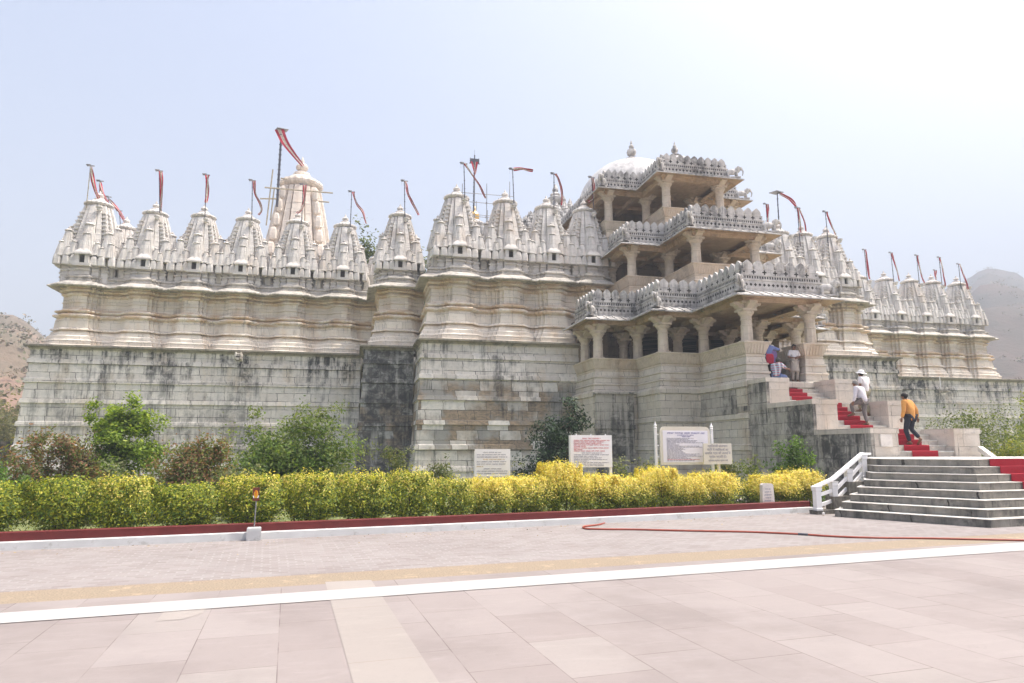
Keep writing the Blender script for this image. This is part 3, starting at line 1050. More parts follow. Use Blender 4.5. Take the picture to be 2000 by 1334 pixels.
def battlement(plan, z0, h1=.42, sc=1.0, back=0.1):
    mb = MB()
    for (ax, ay), (bx, by) in zip(plan[:-1], plan[1:]):
        a, b = Vector((ax, ay, 0)), Vector((bx, by, 0))
        L = (b - a).length
        if L < .3:
            continue
        d = (b - a) / L
        nn = Vector((d.y, -d.x, 0))
        up = Vector((0, 0, 1))
        fr = (a + up * z0, d, up, nn)
        rect_ = lambda x0, x1, y0, y1: [(x0, y0), (x1, y0), (x1, y1), (x0, y1)]
        zA, zB, zC = h1, h1 + .22, h1 + .46
        # merlons
        n = max(1, round(L / (.52 * sc)))
        st = L / n
        for i in range(n):
            c = (i + .5) * st
            q = st / .46
            mb.extrude([(c + x * q, zC + z * sc * random.uniform(.97, 1.03)) for x, z in OGIVE], fr, -.07, .05)
            # raised rim on each merlon
            mb.extrude([(c + x * q * .72, zC + .02 + z * sc * .74) for x, z in OGIVE], fr, .048, .07)
        # flat dark crosses painting the shade of openings between the merlons
        for i in range(n + 1):
            c = i * st
            for x0, x1, y0, y1 in ((-.10, .10, -.028, .028), (-.028, .028, -.11, .11)):
                x0c, x1c = max(0.01, c + x0), min(L - .01, c + x1)
                if x1c - x0c > .02:
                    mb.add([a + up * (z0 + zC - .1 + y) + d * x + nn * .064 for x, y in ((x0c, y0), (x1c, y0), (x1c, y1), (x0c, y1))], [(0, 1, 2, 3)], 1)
        # lattice rows; flat dark squares paint the shade of their holes
        k = max(2, int(L / .115))
        for i in range(k):
            x0 = (i + .28) * L / k
            x1 = (i + .78) * L / k
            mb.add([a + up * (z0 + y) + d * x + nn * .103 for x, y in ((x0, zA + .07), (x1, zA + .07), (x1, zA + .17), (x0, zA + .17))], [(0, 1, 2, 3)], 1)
        k = max(2, int(L / .2))
        for i in range(k):
            c = (i + .5) * L / k
            r_ = .074
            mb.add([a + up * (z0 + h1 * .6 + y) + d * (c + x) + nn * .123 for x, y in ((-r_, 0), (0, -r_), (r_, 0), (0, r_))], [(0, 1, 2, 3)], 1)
    # continuous mitred courses
    mb.sweep(plan, [(.02, z0 - .02), (.1, z0), (.1, z0 + h1 * .25), (.12, z0 + h1 * .27), (.12, z0 + h1 * .93), (.17, z0 + h1 * .97), (.17, z0 + h1 + .03), (.1, z0 + h1 + .05), (.1, z0 + h1 + .19), (.13, z0 + h1 + .2), (.13, z0 + h1 + .235), (.06, z0 + h1 + .25), (.06, z0 + h1 + .455), (.075, z0 + h1 + .46), (.075, z0 + h1 + .485), (.05, z0 + h1 + .49), (-.07, z0 + h1 + .49), (-.07, z0)])
    part(mb, 'battlement', ['battle', 'dark'])


BX = dict(A1=(11.4, 23.5, 31.45), B1=(13.65, 21.25, 28.8), C1=(15.65, 19.25, 25.0))


def tier_plan(bays, yb):
    """bays widest first: (x0, x1, yfront)"""
    L, Rr = [], []
    for x0, x1, y in bays:
        prev = L[-1][1] if L else yb
        L += [(x0, prev), (x0, y)]
        Rr = [(x1, y), (x1, prev)] + Rr
    return L + Rr


B1 = [(11.4, 23.5, 31.45), (13.65, 21.25, 28.8), (15.65, 19.25, 25.0)]
B2 = [(13.9, 22.0, 32.8), (16.02, 19.85, 29.7)]
B3 = [(13.75, 22.15, 35.6), (16.05, 19.85, 32.8)]
P1, P2, P3 = tier_plan(B1, 34.3), tier_plan(B2, 37.0), tier_plan(B3, 47.5)


def grow(bays, d):
    return [(x0 - d, x1 + d, y - d) for x0, x1, y in bays]


# tier 1: foundation, moulded base, fluted parapet, columns, roof
P1L = [p for p in P1 if p[0] < 17] + [(16.5, 25.0)]
P1R = [(18.42, 25.0)] + [p for p in P1 if p[0] > 17.5]
for pl in (P1L + [(16.5, 26.3)], [(18.42, 26.3)] + P1R):
    seat(pl, 5.95)
    foot(pl, 4.25, 5.33, 'porchbase', flare=.14)
mb = MB()
lowp = [(11.1, 34.6)] + [(x - .22 if x < 17 else x + .22, y - .22) for x, y in P1[1:-1]] + [(23.9, 35)]
mb.sweep(lowp, [(-.2, 4.3), (.0, 4.3), (.03, 4.26), (.03, 4.05), (-.03, 4.02), (-.05, 3.0), (.0, 2.97), (.02, 2.78), (-.03, 2.75), (.0, 1.75), (.05, 1.72), (.07, 1.5), (.02, 1.46), (.06, .5), (.12, .46), (.14, .25), (.1, .2), (.12, -.03)])
part(mb, 'porch_foundation', 'porchbase')
mb = MB()
mb.box(11.28, 31.0, -.03, 13.2, 34, 4.16)
mb.box(11.18, 30.9, 4.16, 13.3, 34, 4.27)
mb.box(11.22, 30.96, 2.5, 13.24, 34, 2.7)
part(mb, 'buttress', 'stain', label='blackened block projecting below the left balcony')
mb = MB()
mb.box(16.2, 25.4, 4.0, 18.7, 27.6, 4.3)
mb.box(16.2, 27.6, 4.0, 18.7, 28.0, 4.6)
mb.box(11.5, 31.7, 4.0, 23.4, 34.4, 5.2)
mb.box(13.8, 29.0, 4.0, 21.1, 33, 5.196)
mb.box(11.5, 34.0, 4, 14.6, 34.4, 8)
mb.box(20.3, 34.0, 4, 23.4, 34.4, 8)
mb.box(11.9, 41.5, 4, 23, 42, 9)
mb.box(11.9, 34.4, 4, 12.4, 41.6, 9)
mb.box(22.5, 34.4, 4, 23, 41.6, 9)
mb.box(11.5, 34.3, 7.98, 23.4, 42, 8.4)
for x in (12.6, 14.5, 16.4, 18.6, 20.4, 22.3):
    mb.box(x - .3, 33.6, 4.5, x + .3, 34.1, 7.9)
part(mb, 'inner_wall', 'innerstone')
c1 = [(15.92, 25.3), (18.95, 25.3), (13.92, 29.1), (16.0, 29.1), (18.9, 29.1), (20.98, 29.1), (11.68, 31.75), (13.8, 31.75), (16.0, 31.75), (18.9, 31.75), (21.1, 31.75), (23.2, 31.75), (11.68, 33.7), (13.92, 33.9)]
columns(c1, 5.94, 1.72, 'column_low')
e1 = [(x0, x1, y) for x0, x1, y in B1]
eave(P1, 7.95, .72, .22, slab=[(11.4, 31.45, 23.5, 36), (13.65, 28.8, 21.25, 31.5), (15.65, 25.0, 19.25, 28.85)])
battlement(tier_plan(grow(B1, -.02), 34.2), 8.06, .5, .92)

# tier 2
mb = MB()
mb.box(13.98, 32.9, 8, 21.9, 37, 10.0)
mb.box(16.1, 29.8, 8, 19.77, 33, 10.0)
mb.box(14.0, 36.2, 9, 21.9, 36.6, 12.3)
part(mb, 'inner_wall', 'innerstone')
foot(P2, 8.1, 9.98, 'porch')
seat(P2, 10.58)
c2 = [(16.3, 30.0), (19.57, 30.0), (14.18, 33.1), (16.35, 33.1), (19.5, 33.1), (21.7, 33.1), (14.18, 36), (21.7, 36), (17.3, 35.5)]
columns(c2, 10.57, 1.68, 'column_middle')
eave(P2, 12.32, .68, .2, slab=[(13.9, 32.8, 22.0, 37), (16.02, 29.7, 19.85, 32.85)])
battlement(tier_plan(grow(B2, -.02), 36.9), 12.42, .36, .9)

# tier 3
mb = MB()
mb.box(13.83, 35.7, 12.4, 22.07, 47.2, 14.0)
mb.box(16.12, 32.9, 12.4, 19.78, 36, 14.0)
mb.box(15.2, 39.2, 14, 20.6, 39.5, 16.4)
mb.box(15.2, 39.4, 14, 15.5, 46, 16.4)
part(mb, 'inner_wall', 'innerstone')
foot(P3, 12.4, 13.92, 'porch')
seat(P3, 14.52)
c3 = [(16.33, 33.1), (19.57, 33.1), (14.02, 35.9), (16.38, 35.9), (19.5, 35.9), (21.9, 35.9), (14.02, 38.6), (14.02, 41.4), (14.02, 44.2), (21.9, 38.6), (17.9, 38.4)]
columns(c3, 14.5, 1.92, 'column_upper')
eave(P3, 16.45, .68, .2, slab=[(13.75, 35.6, 22.15, 47.5), (16.05, 32.8, 19.85, 35.65)])
battlement(tier_plan(grow(B3, -.02), 47.4), 16.55, .3, .8)


def dome(cx, cy, z0, r, h, name, fin):
    mb = MB()
    pr = [(r * 1.03, z0 - .3), (r * 1.03, z0), (r, z0 + .04)]
    for i in range(1, 15):
        a = i / 14 * math.pi / 2
        pr.append((max(.02, r * math.cos(a) ** .86), z0 + .04 + h * math.sin(a)))
    mb.lathe(pr, cx, cy, 48)
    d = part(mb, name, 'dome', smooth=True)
    f = MB()
    z = z0 + h
    k = fin
    f.lathe([(.42 * k, z - .08), (.44 * k, z + .08 * k), (.36 * k, z + .12 * k), (.34 * k, z + .2 * k), (.46 * k, z + .25 * k), (.46 * k, z + .34 * k), (.3 * k, z + .42 * k), (.12 * k, z + .5 * k), (.12 * k, z + .55 * k), (.26 * k, z + .64 * k), (.31 * k, z + .8 * k), (.26 * k, z + .96 * k), (.1 * k, z + 1.04 * k), (.16 * k, z + 1.12 * k), (.15 * k, z + 1.22 * k), (.05 * k, z + 1.34 * k), (.07 * k, z + 1.42 * k), (.01, z + 1.62 * k)], cx, cy, 14)
    f.build('finial', M['battle'], d)


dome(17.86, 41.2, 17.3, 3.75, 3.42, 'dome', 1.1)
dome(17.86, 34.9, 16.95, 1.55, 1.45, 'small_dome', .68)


# little stone beasts sitting on the eave corners
def beast_mesh():
    mb = MB()

    def blob(c, r, n=8, m=6):
        rr = []
        for i in range(1, m):
            a = math.pi * i / m
            rr.append([(c[0] + r[0] * math.sin(a) * math.cos(2 * math.pi * k / n), c[1] + r[1] * math.sin(a) * math.sin(2 * math.pi * k / n), c[2] - r[2] * math.cos(a)) for k in range(n)])
        mb.loft(rr)
    mb.box(-.2, -.42, 0, .2, .42, .08)
    blob((0, .05, .42), (.16, .34, .18))
    blob((0, -.3, .56), (.14, .17, .19))
    blob((0, -.45, .62), (.11, .14, .12))
    mb.tube([(0, -.54, .6), (0, -.62, .45), (0, -.6, .3), (0, -.56, .2)], .05, 6, r2=.03)
    for sx in (-1, 1):
        for y in (-.22, .28):
            mb.tube([(sx * .1, y, .4), (sx * .11, y, .2), (sx * .11, y - .02, .06)], .07, 6, r2=.06)
        blob((sx * .14, -.3, .64), (.03, .09, .11), 6, 4)
    mb.tube([(0, .36, .5), (0, .46, .42), (0, .45, .25)], .03, 5)
    return mb.mesh('beast', [M['battle']])


BM_ = beast_mesh()


def beast(x, y, z, rz, s=.9):
    o = link('statue', BM_, T)
    o.matrix_parent_inverse = Matrix.Translation(T.location).inverted()
    o.location = (x, y, z)
    o.rotation_euler = (0, 0, rz)
    o.scale = (s, s, s)


for bays, z in ((B1, 8.02), (B2, 12.38), (B3, 16.5)):
    for x0, x1, y in bays:
        beast(x0 - .22, y - .22, z - .04, -math.pi / 4, .95)
        beast(x1 + .3, y - .22, z - .04, math.pi / 2.4, .95)


# waterspouts
def spout(x, y, z):
    mb = MB()
    mb.box(-.16, -.1, -.2, .16, .25, .2)
    mb.loft([[(a * q, yy, zz * q + .02) for a, zz in ((-.17, -.16), (.17, -.16), (.2, 0), (.15, .18), (-.15, .18), (-.2, 0))] for q, yy in ((1.0, .1), (1.15, -.12), (1.05, -.35), (.75, -.46))])
    mb.box(-.1, -.475, -.06, .1, -.45, .02, 1)
    for s_ in (-1, 1):
        mb.box(s_ * .13 - .04, -.4, .15, s_ * .13 + .04, -.25, .25)
    mb.box(-.06, -.56, -.2, .06, -.3, -.1)
    o = part(mb, 'waterspout', ['plinth', 'dark'])
    o.location = Vector((x, y, z))


spout(*(atY(467, 698, 40.45)))
spout(*(atY(1843, 762, 43.95)))
mb = MB()
q = atY(1835, 735, 43.9)
mb.tube([q, q - Vector((0, 0, 1.0))], .035, 6)
part(mb, 'drain_pipe', 'white')

# ------------------------------------------------------------------ stairs
ST = thing('staircase', 'broad stone staircase climbing in flights between stepped side walls to the porch', 'staircase', (17.5, 18, 0), worldspace=True)
SH = .164
LAND1 = SH * 8
for k in range(8):
    Lk = (10.98 + .28 * k, 14.22 + .075 * k)
    Ck = (12.42 + .235 * k, 11.50 + .262 * k)
    Rk = (Ck[0] + 13, Ck[1] + 1.45)
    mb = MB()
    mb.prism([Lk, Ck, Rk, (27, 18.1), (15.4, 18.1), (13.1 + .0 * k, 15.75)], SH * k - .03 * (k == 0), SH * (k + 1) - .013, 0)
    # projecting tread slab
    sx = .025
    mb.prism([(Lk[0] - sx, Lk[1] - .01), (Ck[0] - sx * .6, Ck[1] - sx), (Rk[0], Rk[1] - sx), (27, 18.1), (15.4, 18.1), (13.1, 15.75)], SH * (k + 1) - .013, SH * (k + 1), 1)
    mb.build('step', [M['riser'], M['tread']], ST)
SX0, SX1 = 16.48, 18.58
flights = [(18.25, LAND1, 5, (2.2 - LAND1) / 5), (20.98, 2.2, 6, (3.27 - 2.2) / 6), (23.62, 3.27, 6, (4.3 - 3.27) / 6)]
TR = .3
for yf, z0, n, h in flights:
    for k in range(n):
        mb = MB()
        y = yf + k * TR
        yend = {18.25: 20.98, 20.98: 23.62, 23.62: 26.0}[yf]
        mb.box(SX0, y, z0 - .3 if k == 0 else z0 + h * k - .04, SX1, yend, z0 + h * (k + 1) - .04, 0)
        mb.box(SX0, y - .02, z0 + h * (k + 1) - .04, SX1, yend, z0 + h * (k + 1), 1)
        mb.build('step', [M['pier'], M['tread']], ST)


def sidewall(x0, x1, outer, left):
    """three stepped side-wall blocks"""
    for (ya, yb, zt) in ((18.18, 20.84, 2.2), (20.84, 23.5, 3.27), (23.5, 25.6, 4.3)):
        mb = MB()
        zb = -.03 if ya > 18.5 or left else 0
        mb.box(x0, ya, zb, x1, yb, zt - .17, 0)
        mb.box(x0 - .03, ya - .03, zt - .17, x1 + .03, yb - .031, zt, 1)
        # front face panel of cleaner stone
        mb.box(x0 + .12, ya - .012, (LAND1 if ya < 19 else zt - 1.07) - .0, x1 - .004, ya + .05, zt - .175, 1)
        if left:
            mb.box(x0 - .035, ya + .2 if ya > 18.5 else ya - .02, zt - 1.25, x0 + .05, yb - .032, zt - 1.02, 0)
        mb.build('side_wall', [M['stain'] if left else M['pier'], M['pier']], ST)


sidewall(15.5, 16.48, True, True)
sidewall(18.58, 19.55, False, False)
mb = MB()
mb.box(15.46, 25.59, -.03, 15.72, 28.7, 4.12)
mb.box(15.42, 25.57, 3.0, 15.72, 28.7, 3.2)
mb.build('side_wall', M['stain'], ST)
mb = MB()
mb.box(15.78, 18.10, 1.62, 16.2, 18.19, 2.0)
mb.build('wall_panel', M['plaque'], ST)
# white end kerb of the far side of the lower flight
mb = MB()
a, b = atY(1915, 880, 18.0), atY(1945, 897, 16.6)
mb.beam(a + Vector((0, 0, .06)), b + Vector((.1, 0, -.1)), .14, .16)
mb.build('side_kerb', M['tread'], ST)


def runner(name, label, x0, x1, yf, z0, n, h, slope=0.0):
    mb = MB()
    pts = [(yf - .18, z0 + .008), (yf - .034, z0 + .008)]
    for k in range(n):
        y = yf + k * TR - .028
        pts += [(y - .002, z0 + h * k + .012), (y - .006, z0 + h * (k + 1) - .01), (y + .008, z0 + h * (k + 1) + .012), (y + TR - .012, z0 + h * (k + 1) + .009)]
    rows = []
    for y, z in pts:
        rows.append([(x0 + slope * (y - yf) + .012 * math.sin(y * 9), y, z), ((x0 + x1) / 2, y, z + .002), (x1 + slope * (y - yf) + .012 * math.sin(y * 7), y, z)])
    v = [p for r_ in rows for p in r_]
    v += [(x, y, z - .006) for x, y, z in v]
    m = len(v) // 2
    f = []
    for i in range(len(rows) - 1):
        for j in range(2):
            q = (i * 3 + j, i * 3 + j + 1, i * 3 + j + 4, i * 3 + j + 3)
            f += [q, tuple(m + w for w in reversed(q))]
    mb.add(v, f)
    o = mb.build(name, M['red'])
    tag(o, label, 'carpet', 'red carpets laid on the stairs')


runner('red_carpet', 'red carpet runner on the lowest side-walled flight, under the man in orange', 16.98, 17.95, *flights[0])
runner('red_carpet', 'red carpet runner on the middle flight below two men in white', 17.05, 17.98, *flights[1])
runner('red_carpet', 'red carpet runner on the topmost flight below the porch', 16.85, 17.80, *flights[2])
mb = MB()
dxy = Vector((.994, .111, 0))
for k in range(8):
    Ck = Vector((12.42 + .235 * k, 11.50 + .262 * k, 0))
    base = Ck + dxy * (2.36 - .2627 * k)
    w = dxy * 1.3
    nn = Vector((.111, -.994, 0))
    z0, z1 = SH * k, SH * (k + 1)
    rr = [base + nn * .034 + Vector((0, 0, z0 + .006)), base + nn * .036 + Vector((0, 0, z1 + .008)), base - nn * .25 + Vector((0, 0, z1 + .008))]
    v = []
    for p in rr:
        v += [p, p + w]
    v += [p + Vector((0, 0, -.005)) + nn * -.004 for p in v]
    mb.add(v, [(0, 1, 3, 2), (2, 3, 5, 4), (7, 6, 8, 9), (9, 8, 10, 11)])
tag(mb.build('red_carpet', M['red']), 'red carpet runner going down the broad lower steps at the right edge', 'carpet', 'red carpets laid on the stairs')

# railing beside the lower flight
RL = thing('stair_railing', 'short white stone railing sloping up the left of the lower steps', 'railing', (11.9, 15.1, 0), worldspace=True)
dr = Vector((math.cos(rad(18)), math.sin(rad(18)), 0))
pp = []
for t_, zb in ((0, 0), (.66, .10), (1.3, .40), (1.96, .74)):
    p = Vector((10.98, 14.82, 0)) + dr * t_
    pp.append((p, zb))
    mb = MB()
    z = zb

    def ring(r, zz):
        return [(p.x + a * r, p.y + b * r, zz) for a, b in ((-1, -1), (1, -1), (1, 1), (-1, 1))]
    top = zb + .66
    mb.loft([ring(.105, -.03), ring(.105, z + .04), ring(.085, z + .06), ring(.085, z + .13), ring(.07, z + .15), ring(.07, top - .12), ring(.085, top - .1), ring(.085, top - .03), ring(.1, top)])
    mb.build('post', M['white'], RL)
for i in range(3):
    (a, za), (b, zb) = pp[i], pp[i + 1]
    for hh in (.20, .44):
        mb = MB()
        mb.beam(a + Vector((0, 0, za + hh)) + dr * .05, b + Vector((0, 0, zb + hh)) - dr * .05, .05, .075)
        mb.build('rail', M['white'], RL)
mb = MB()
u0 = Vector((0, 0, .69))
pts = [pp[0][0] + u0 - dr * .12 + Vector((0, 0, pp[0][1] - .06)), pp[1][0] + u0 + Vector((0, 0, pp[1][1] + .03)), pp[3][0] + u0 + Vector((0, 0, pp[3][1])), pp[3][0] + u0 + dr * .28 + Vector((0, 0, pp[3][1] - .0))]
for a, b in zip(pts[:-1], pts[1:]):
    mb.beam(a, b + (b - a).normalized() * .02, .12, .055)
mb.build('handrail', M['white'], RL)
mb = MB()
for i in range(3):
    (a, za), (b, zb) = pp[i], pp[i + 1]
    mb.prism([(a.x - .12, a.y - .14), (b.x + .13, b.y - .14), (b.x + .13, b.y + .16), (a.x - .12, a.y + .16)], -.03, zb - .002 if i else .09)
mb.build('stringer', M['riser'], RL)

# ------------------------------------------------------------------ boards and signs
rt = random.Random(11)


def textline(mb, x, z, w, h, y, m):
    """a line of small lettering: word strokes with uneven letters"""
    e = x
    while e < x + w - .01:
        ww = min(rt.uniform(2.0, 6.0) * h, x + w - e)
        mb.box(e, y, z + h * .62, e + ww, y + .003, z + h * .78, m)
        q = e
        while q < e + ww - h * .25:
            lw = h * rt.uniform(.22, .45)
            mb.box(q, y + .0004, z + (h * .0 if rt.random() < .6 else h * .25), q + lw * .5, y + .0034, z + h * (.64 if rt.random() < .75 else .95), m)
            q += lw + h * .16
        e += ww + h * .55


def board_thing(name, label, x0, x1, z0, z1, Y, posts, mat='white', face=None, tilt=0.0, cap=None, group='notice boards behind the hedge'):
    t = thing(name, label, 'sign', ((x0 + x1) / 2, Y, 0), tilt, group)
    w = (x1 - x0) / 2
    mb = MB()
    if cap:
        o = [(-w, z0), (w, z0)] + [(w - cap + cap * math.cos(a), z1 - cap + cap * math.sin(a)) for a in [k * math.pi / 12 for k in range(7)]] + [(-w + cap - cap * math.cos(a), z1 - cap + cap * math.sin(a)) for a in [k * math.pi / 12 for k in range(6, -1, -1)]]
        mb.extrude(o, ((0, 0, 0), (1, 0, 0), (0, 0, 1), (0, 1, 0)), -.02, .02)
        mb.build('panel', M['cream'], t)
        mb = MB()
        mb.box(-w + .07, -.024, z0 + .06, w - .07, -.019, z1 - .1)
        mb.build('face', M['board'], t)
    else:
        mb.box(-w, -.02, z0, w, .02, z1)
        mb.build('panel', M[mat], t)
    for px, zt, fin in posts:
        mb = MB()
        mb.box(px - .03, .022, -.05, px + .03, .08, zt)
        if fin:
            mb.lathe([(.035, zt), (.05, zt + .02), (.03, zt + .05), (.045, zt + .08), (.02, zt + .13), (.004, zt + .19)], px, .05, 8)
            for zz in (z0 + .2, (z0 + z1) / 2, z1 - .2):
                mb.box(min(px, px * .9), .03, zz - .015, max(px, px * .9), .06, zz + .015)
        mb.build('post', M['white'] if mat != 'cream' or fin else M['cream'], t)
    return t, w


t, w = board_thing('notice_board', 'small white notice board, leftmost, with plain dark handwritten lines', 2.66, 3.47, .93, 1.55, 15.3, [(-.38, 1.5, 0), (.38, 1.5, 0)], tilt=rad(-2))
mb = MB()
for i, (a, b, c) in enumerate(((-.22, .42, 2), (-.36, .66, 2), (-.36, .7, 2), (-.22, .5, 1), (-.36, .7, 2), (-.36, .66, 0), (-.36, .15, 1), (-.2, .4, 2), (-.36, .7, 2), (-.36, .72, 2))):
    textline(mb, a, 1.46 - i * .052, b, .03, -.024, 1 if c == 1 else 0)
mb.build('lettering', [M['txt_grey'], M['txt_gold']], t)
mb = MB()
mb.box(-.405, -.026, .93, .405, -.0205, .95)
mb.build('rim', M['kerb'], t)

t, w = board_thing('notice_board', 'white notice board with red lettering in its upper half', 4.90, 5.92, 1.13, 1.87, 15.3, [(-.49, 1.87, 0), (.49, 1.87, 0)])
mb = MB()
textline(mb, -.22, 1.78, .45, .03, -.024, 0)
z = 1.735
for wd in (.88, .75, .68, .88, .3, .86, .22, .76):
    textline(mb, -.43, z, wd, .028, -.024, 0)
    z -= .035
textline(mb, -.24, z - .01, .5, .026, -.024, 1)
z -= .05
for wd in (.86, .56, .68, .82, .36, .86, .72, .76):
    textline(mb, -.43, z, wd, .026, -.024, 1)
    z -= .036
for k in (-.36, 0, .36):
    mb.box(k - .012, -.01, 1.868, k + .012, .01, 1.9, 2)
mb.build('lettering', [M['txt_red'], M['txt_grey'], M['white']], t)

t, w = board_thing('notice_board', 'large white board with rounded top between two pointed white posts', 7.57, 8.96, 1.155, 2.117, 16.2, [(-.79, 2.06, 1), (.78, 2.04, 1)], cap=.14)
mb = MB()
textline(mb, -.5, 1.93, 1.05, .045, -.028, 0)
textline(mb, -.22, 1.885, .45, .03, -.028, 0)
textline(mb, -.1, 1.85, .24, .028, -.028, 0)
z = 1.81
for i, wd in enumerate((.75, .6, .85, .8, 1.02, .25, .35, .9, 1.0, .45, .5, .4, .45, .5, .9, .8, 1.0, .55, .65, .9, .75)):
    textline(mb, -.52, z, wd, .022, -.028, 2 if i == 19 else 1)
    z -= .0282
mb.build('lettering', [M['txt_blue'], M['txt_grey'], M['txt_red']], t)

t, w = board_thing('notice_board', 'small cream board standing in front of the large rounded board', 8.64, 9.43, 1.17, 1.69, 15.98, [(.05, 1.17, 0)], mat='cream')
for i, (s_, sz) in enumerate((("महिलाओं सावधान", .085), ("मंदिर में महिलाओं का", .078), ("मासिक धर्म की अवधि में", .078), ("प्रवेश वर्जित है।", .078), ("श्रीमान कृपया ध्यान रखें", .06))):
    cu = bpy.data.curves.new('lettering', 'FONT')
    cu.body = s_
    cu.size = sz
    cu.align_x = 'CENTER'
    cu.extrude = .001
    cu.materials.append(M['txt_grey'])
    o = bpy.data.objects.new('lettering', cu)
    COL.objects.link(o)
    me = bpy.data.meshes.new_from_object(o.evaluated_get(bpy.context.evaluated_depsgraph_get()))
    bpy.data.objects.remove(o)
    o = link('lettering', me, t, (0, -.0225, 1.595 - i * .088))
    o.rotation_euler = (math.pi / 2, 0, 0)

# little sign on a rod in a white stone block
p = atZ(495, 1055)
t = thing('post_sign', 'tiny brown sign with orange mark on a thin rod in a white block', 'sign', (p.x, p.y, 0), rad(6))
mb = MB()
mb.loft([[(a * q, b * q, z) for a, b in ((-.115, -.09), (.115, -.09), (.115, .09), (-.115, .09))] for z, q in ((-.02, .97), (.05, 1.0), (.17, 1.02), (.205, .98), (.215, .88))])
mb.build('base_block', M['kerb'], t)
mb = MB()
mb.tube([(0, 0, .2), (.01, 0, .66)], .011, 8)
mb.build('rod', M['metal'], t)
mb = MB()
mb.box(-.055, -.012, .66, .055, .012, .89)
mb.build('plate', M['brownboard'], t)
mb = MB()
mb.extrude([(.036 * math.cos(k * math.pi / 10), .775 + .068 * math.sin(k * math.pi / 10)) for k in range(20)], ((0, 0, 0), (1, 0, 0), (0, 0, 1), (0, -1, 0)), .0125, .0135, 0)
mb.box(-.007, -.0165, .745, .010, -.0137, .835, 1)
mb.box(-.02, -.0165, .815, -.007, -.0137, .835, 1)
mb.box(-.02, -.0165, .775, -.007, -.0137, .79, 1)
for s_ in (-1, 1):
    mb.beam((s_ * .03, -.0145, .71), (s_ * .045, -.0145, .75), .003, .016, 2)
mb.build('symbol', [M['yellow'], M['orange'], M['white']], t)

# carved marker stone at the end of the hedge
t = thing('marker_stone', 'upright grey marble slab with faint carved lines at the hedge gap', 'stone', (9.95, kerb_l(9.95) + .32, .08), rad(8))
mb = MB()
mb.extrude([(-.19, -.05), (.2, -.05), (.17, .6), (.12, .63), (-.12, .64), (-.16, .6)], ((0, 0, 0), (1, 0, 0), (0, 0, 1), (0, 1, 0)), -.05, .05)
mb.build('slab', M['plaque'], t)
mb = MB()
for i, wd in enumerate((.16, .2, .22, .18, .24, .2)):
    textline(mb, -wd / 2, .48 - i * .07, wd, .04, -.053, 0)
mb.build('carved_lettering', M['txt_grey'], t)

# hose
mb = MB()
hp = [atZ(x, y, .018) for x, y in ((1193, 1008), (1187, 1016), (1172, 1024), (1150, 1027), (1139, 1029), (1145, 1032.5), (1180, 1033.5), (1240, 1034), (1320, 1036), (1400, 1037.5), (1470, 1039), (1560, 1043), (1620, 1047), (1700, 1050), (1800, 1051), (1900, 1053), (2000, 1055), (2150, 1058), (2400, 1064))]
hp[0].z = .3
sm = []
for i in range(len(hp) - 1):
    p0, p1, p2, p3 = hp[max(0, i - 1)], hp[i], hp[i + 1], hp[min(len(hp) - 1, i + 2)]
    for k in range(6):
        t_ = k / 6
        sm.append(.5 * ((2 * p1) + (p2 - p0) * t_ + (2 * p0 - 5 * p1 + 4 * p2 - p3) * t_ ** 2 + (3 * p1 - p0 - 3 * p2 + p3) * t_ ** 3))
sm.append(hp[-1])
mb.tube(sm, .018, 8)
h = mb.build('garden_hose', M['hose'], smooth=True)
tag(h, 'long thin red hose lying across the brick paving', 'hose')
mb = MB()
a, b = atZ(1559, 1043, .018), atZ(1578, 1044.3, .018)
mb.tube([a, a + (b - a) * .3, a + (b - a) * .31, a + (b - a) * .7, a + (b - a) * .71, b], .023, 8)
mb.build('coupling', M['ironpole'], h)

# ------------------------------------------------------------------ flags on poles
FLAG_GROUP = 'red and white flags above the spires'


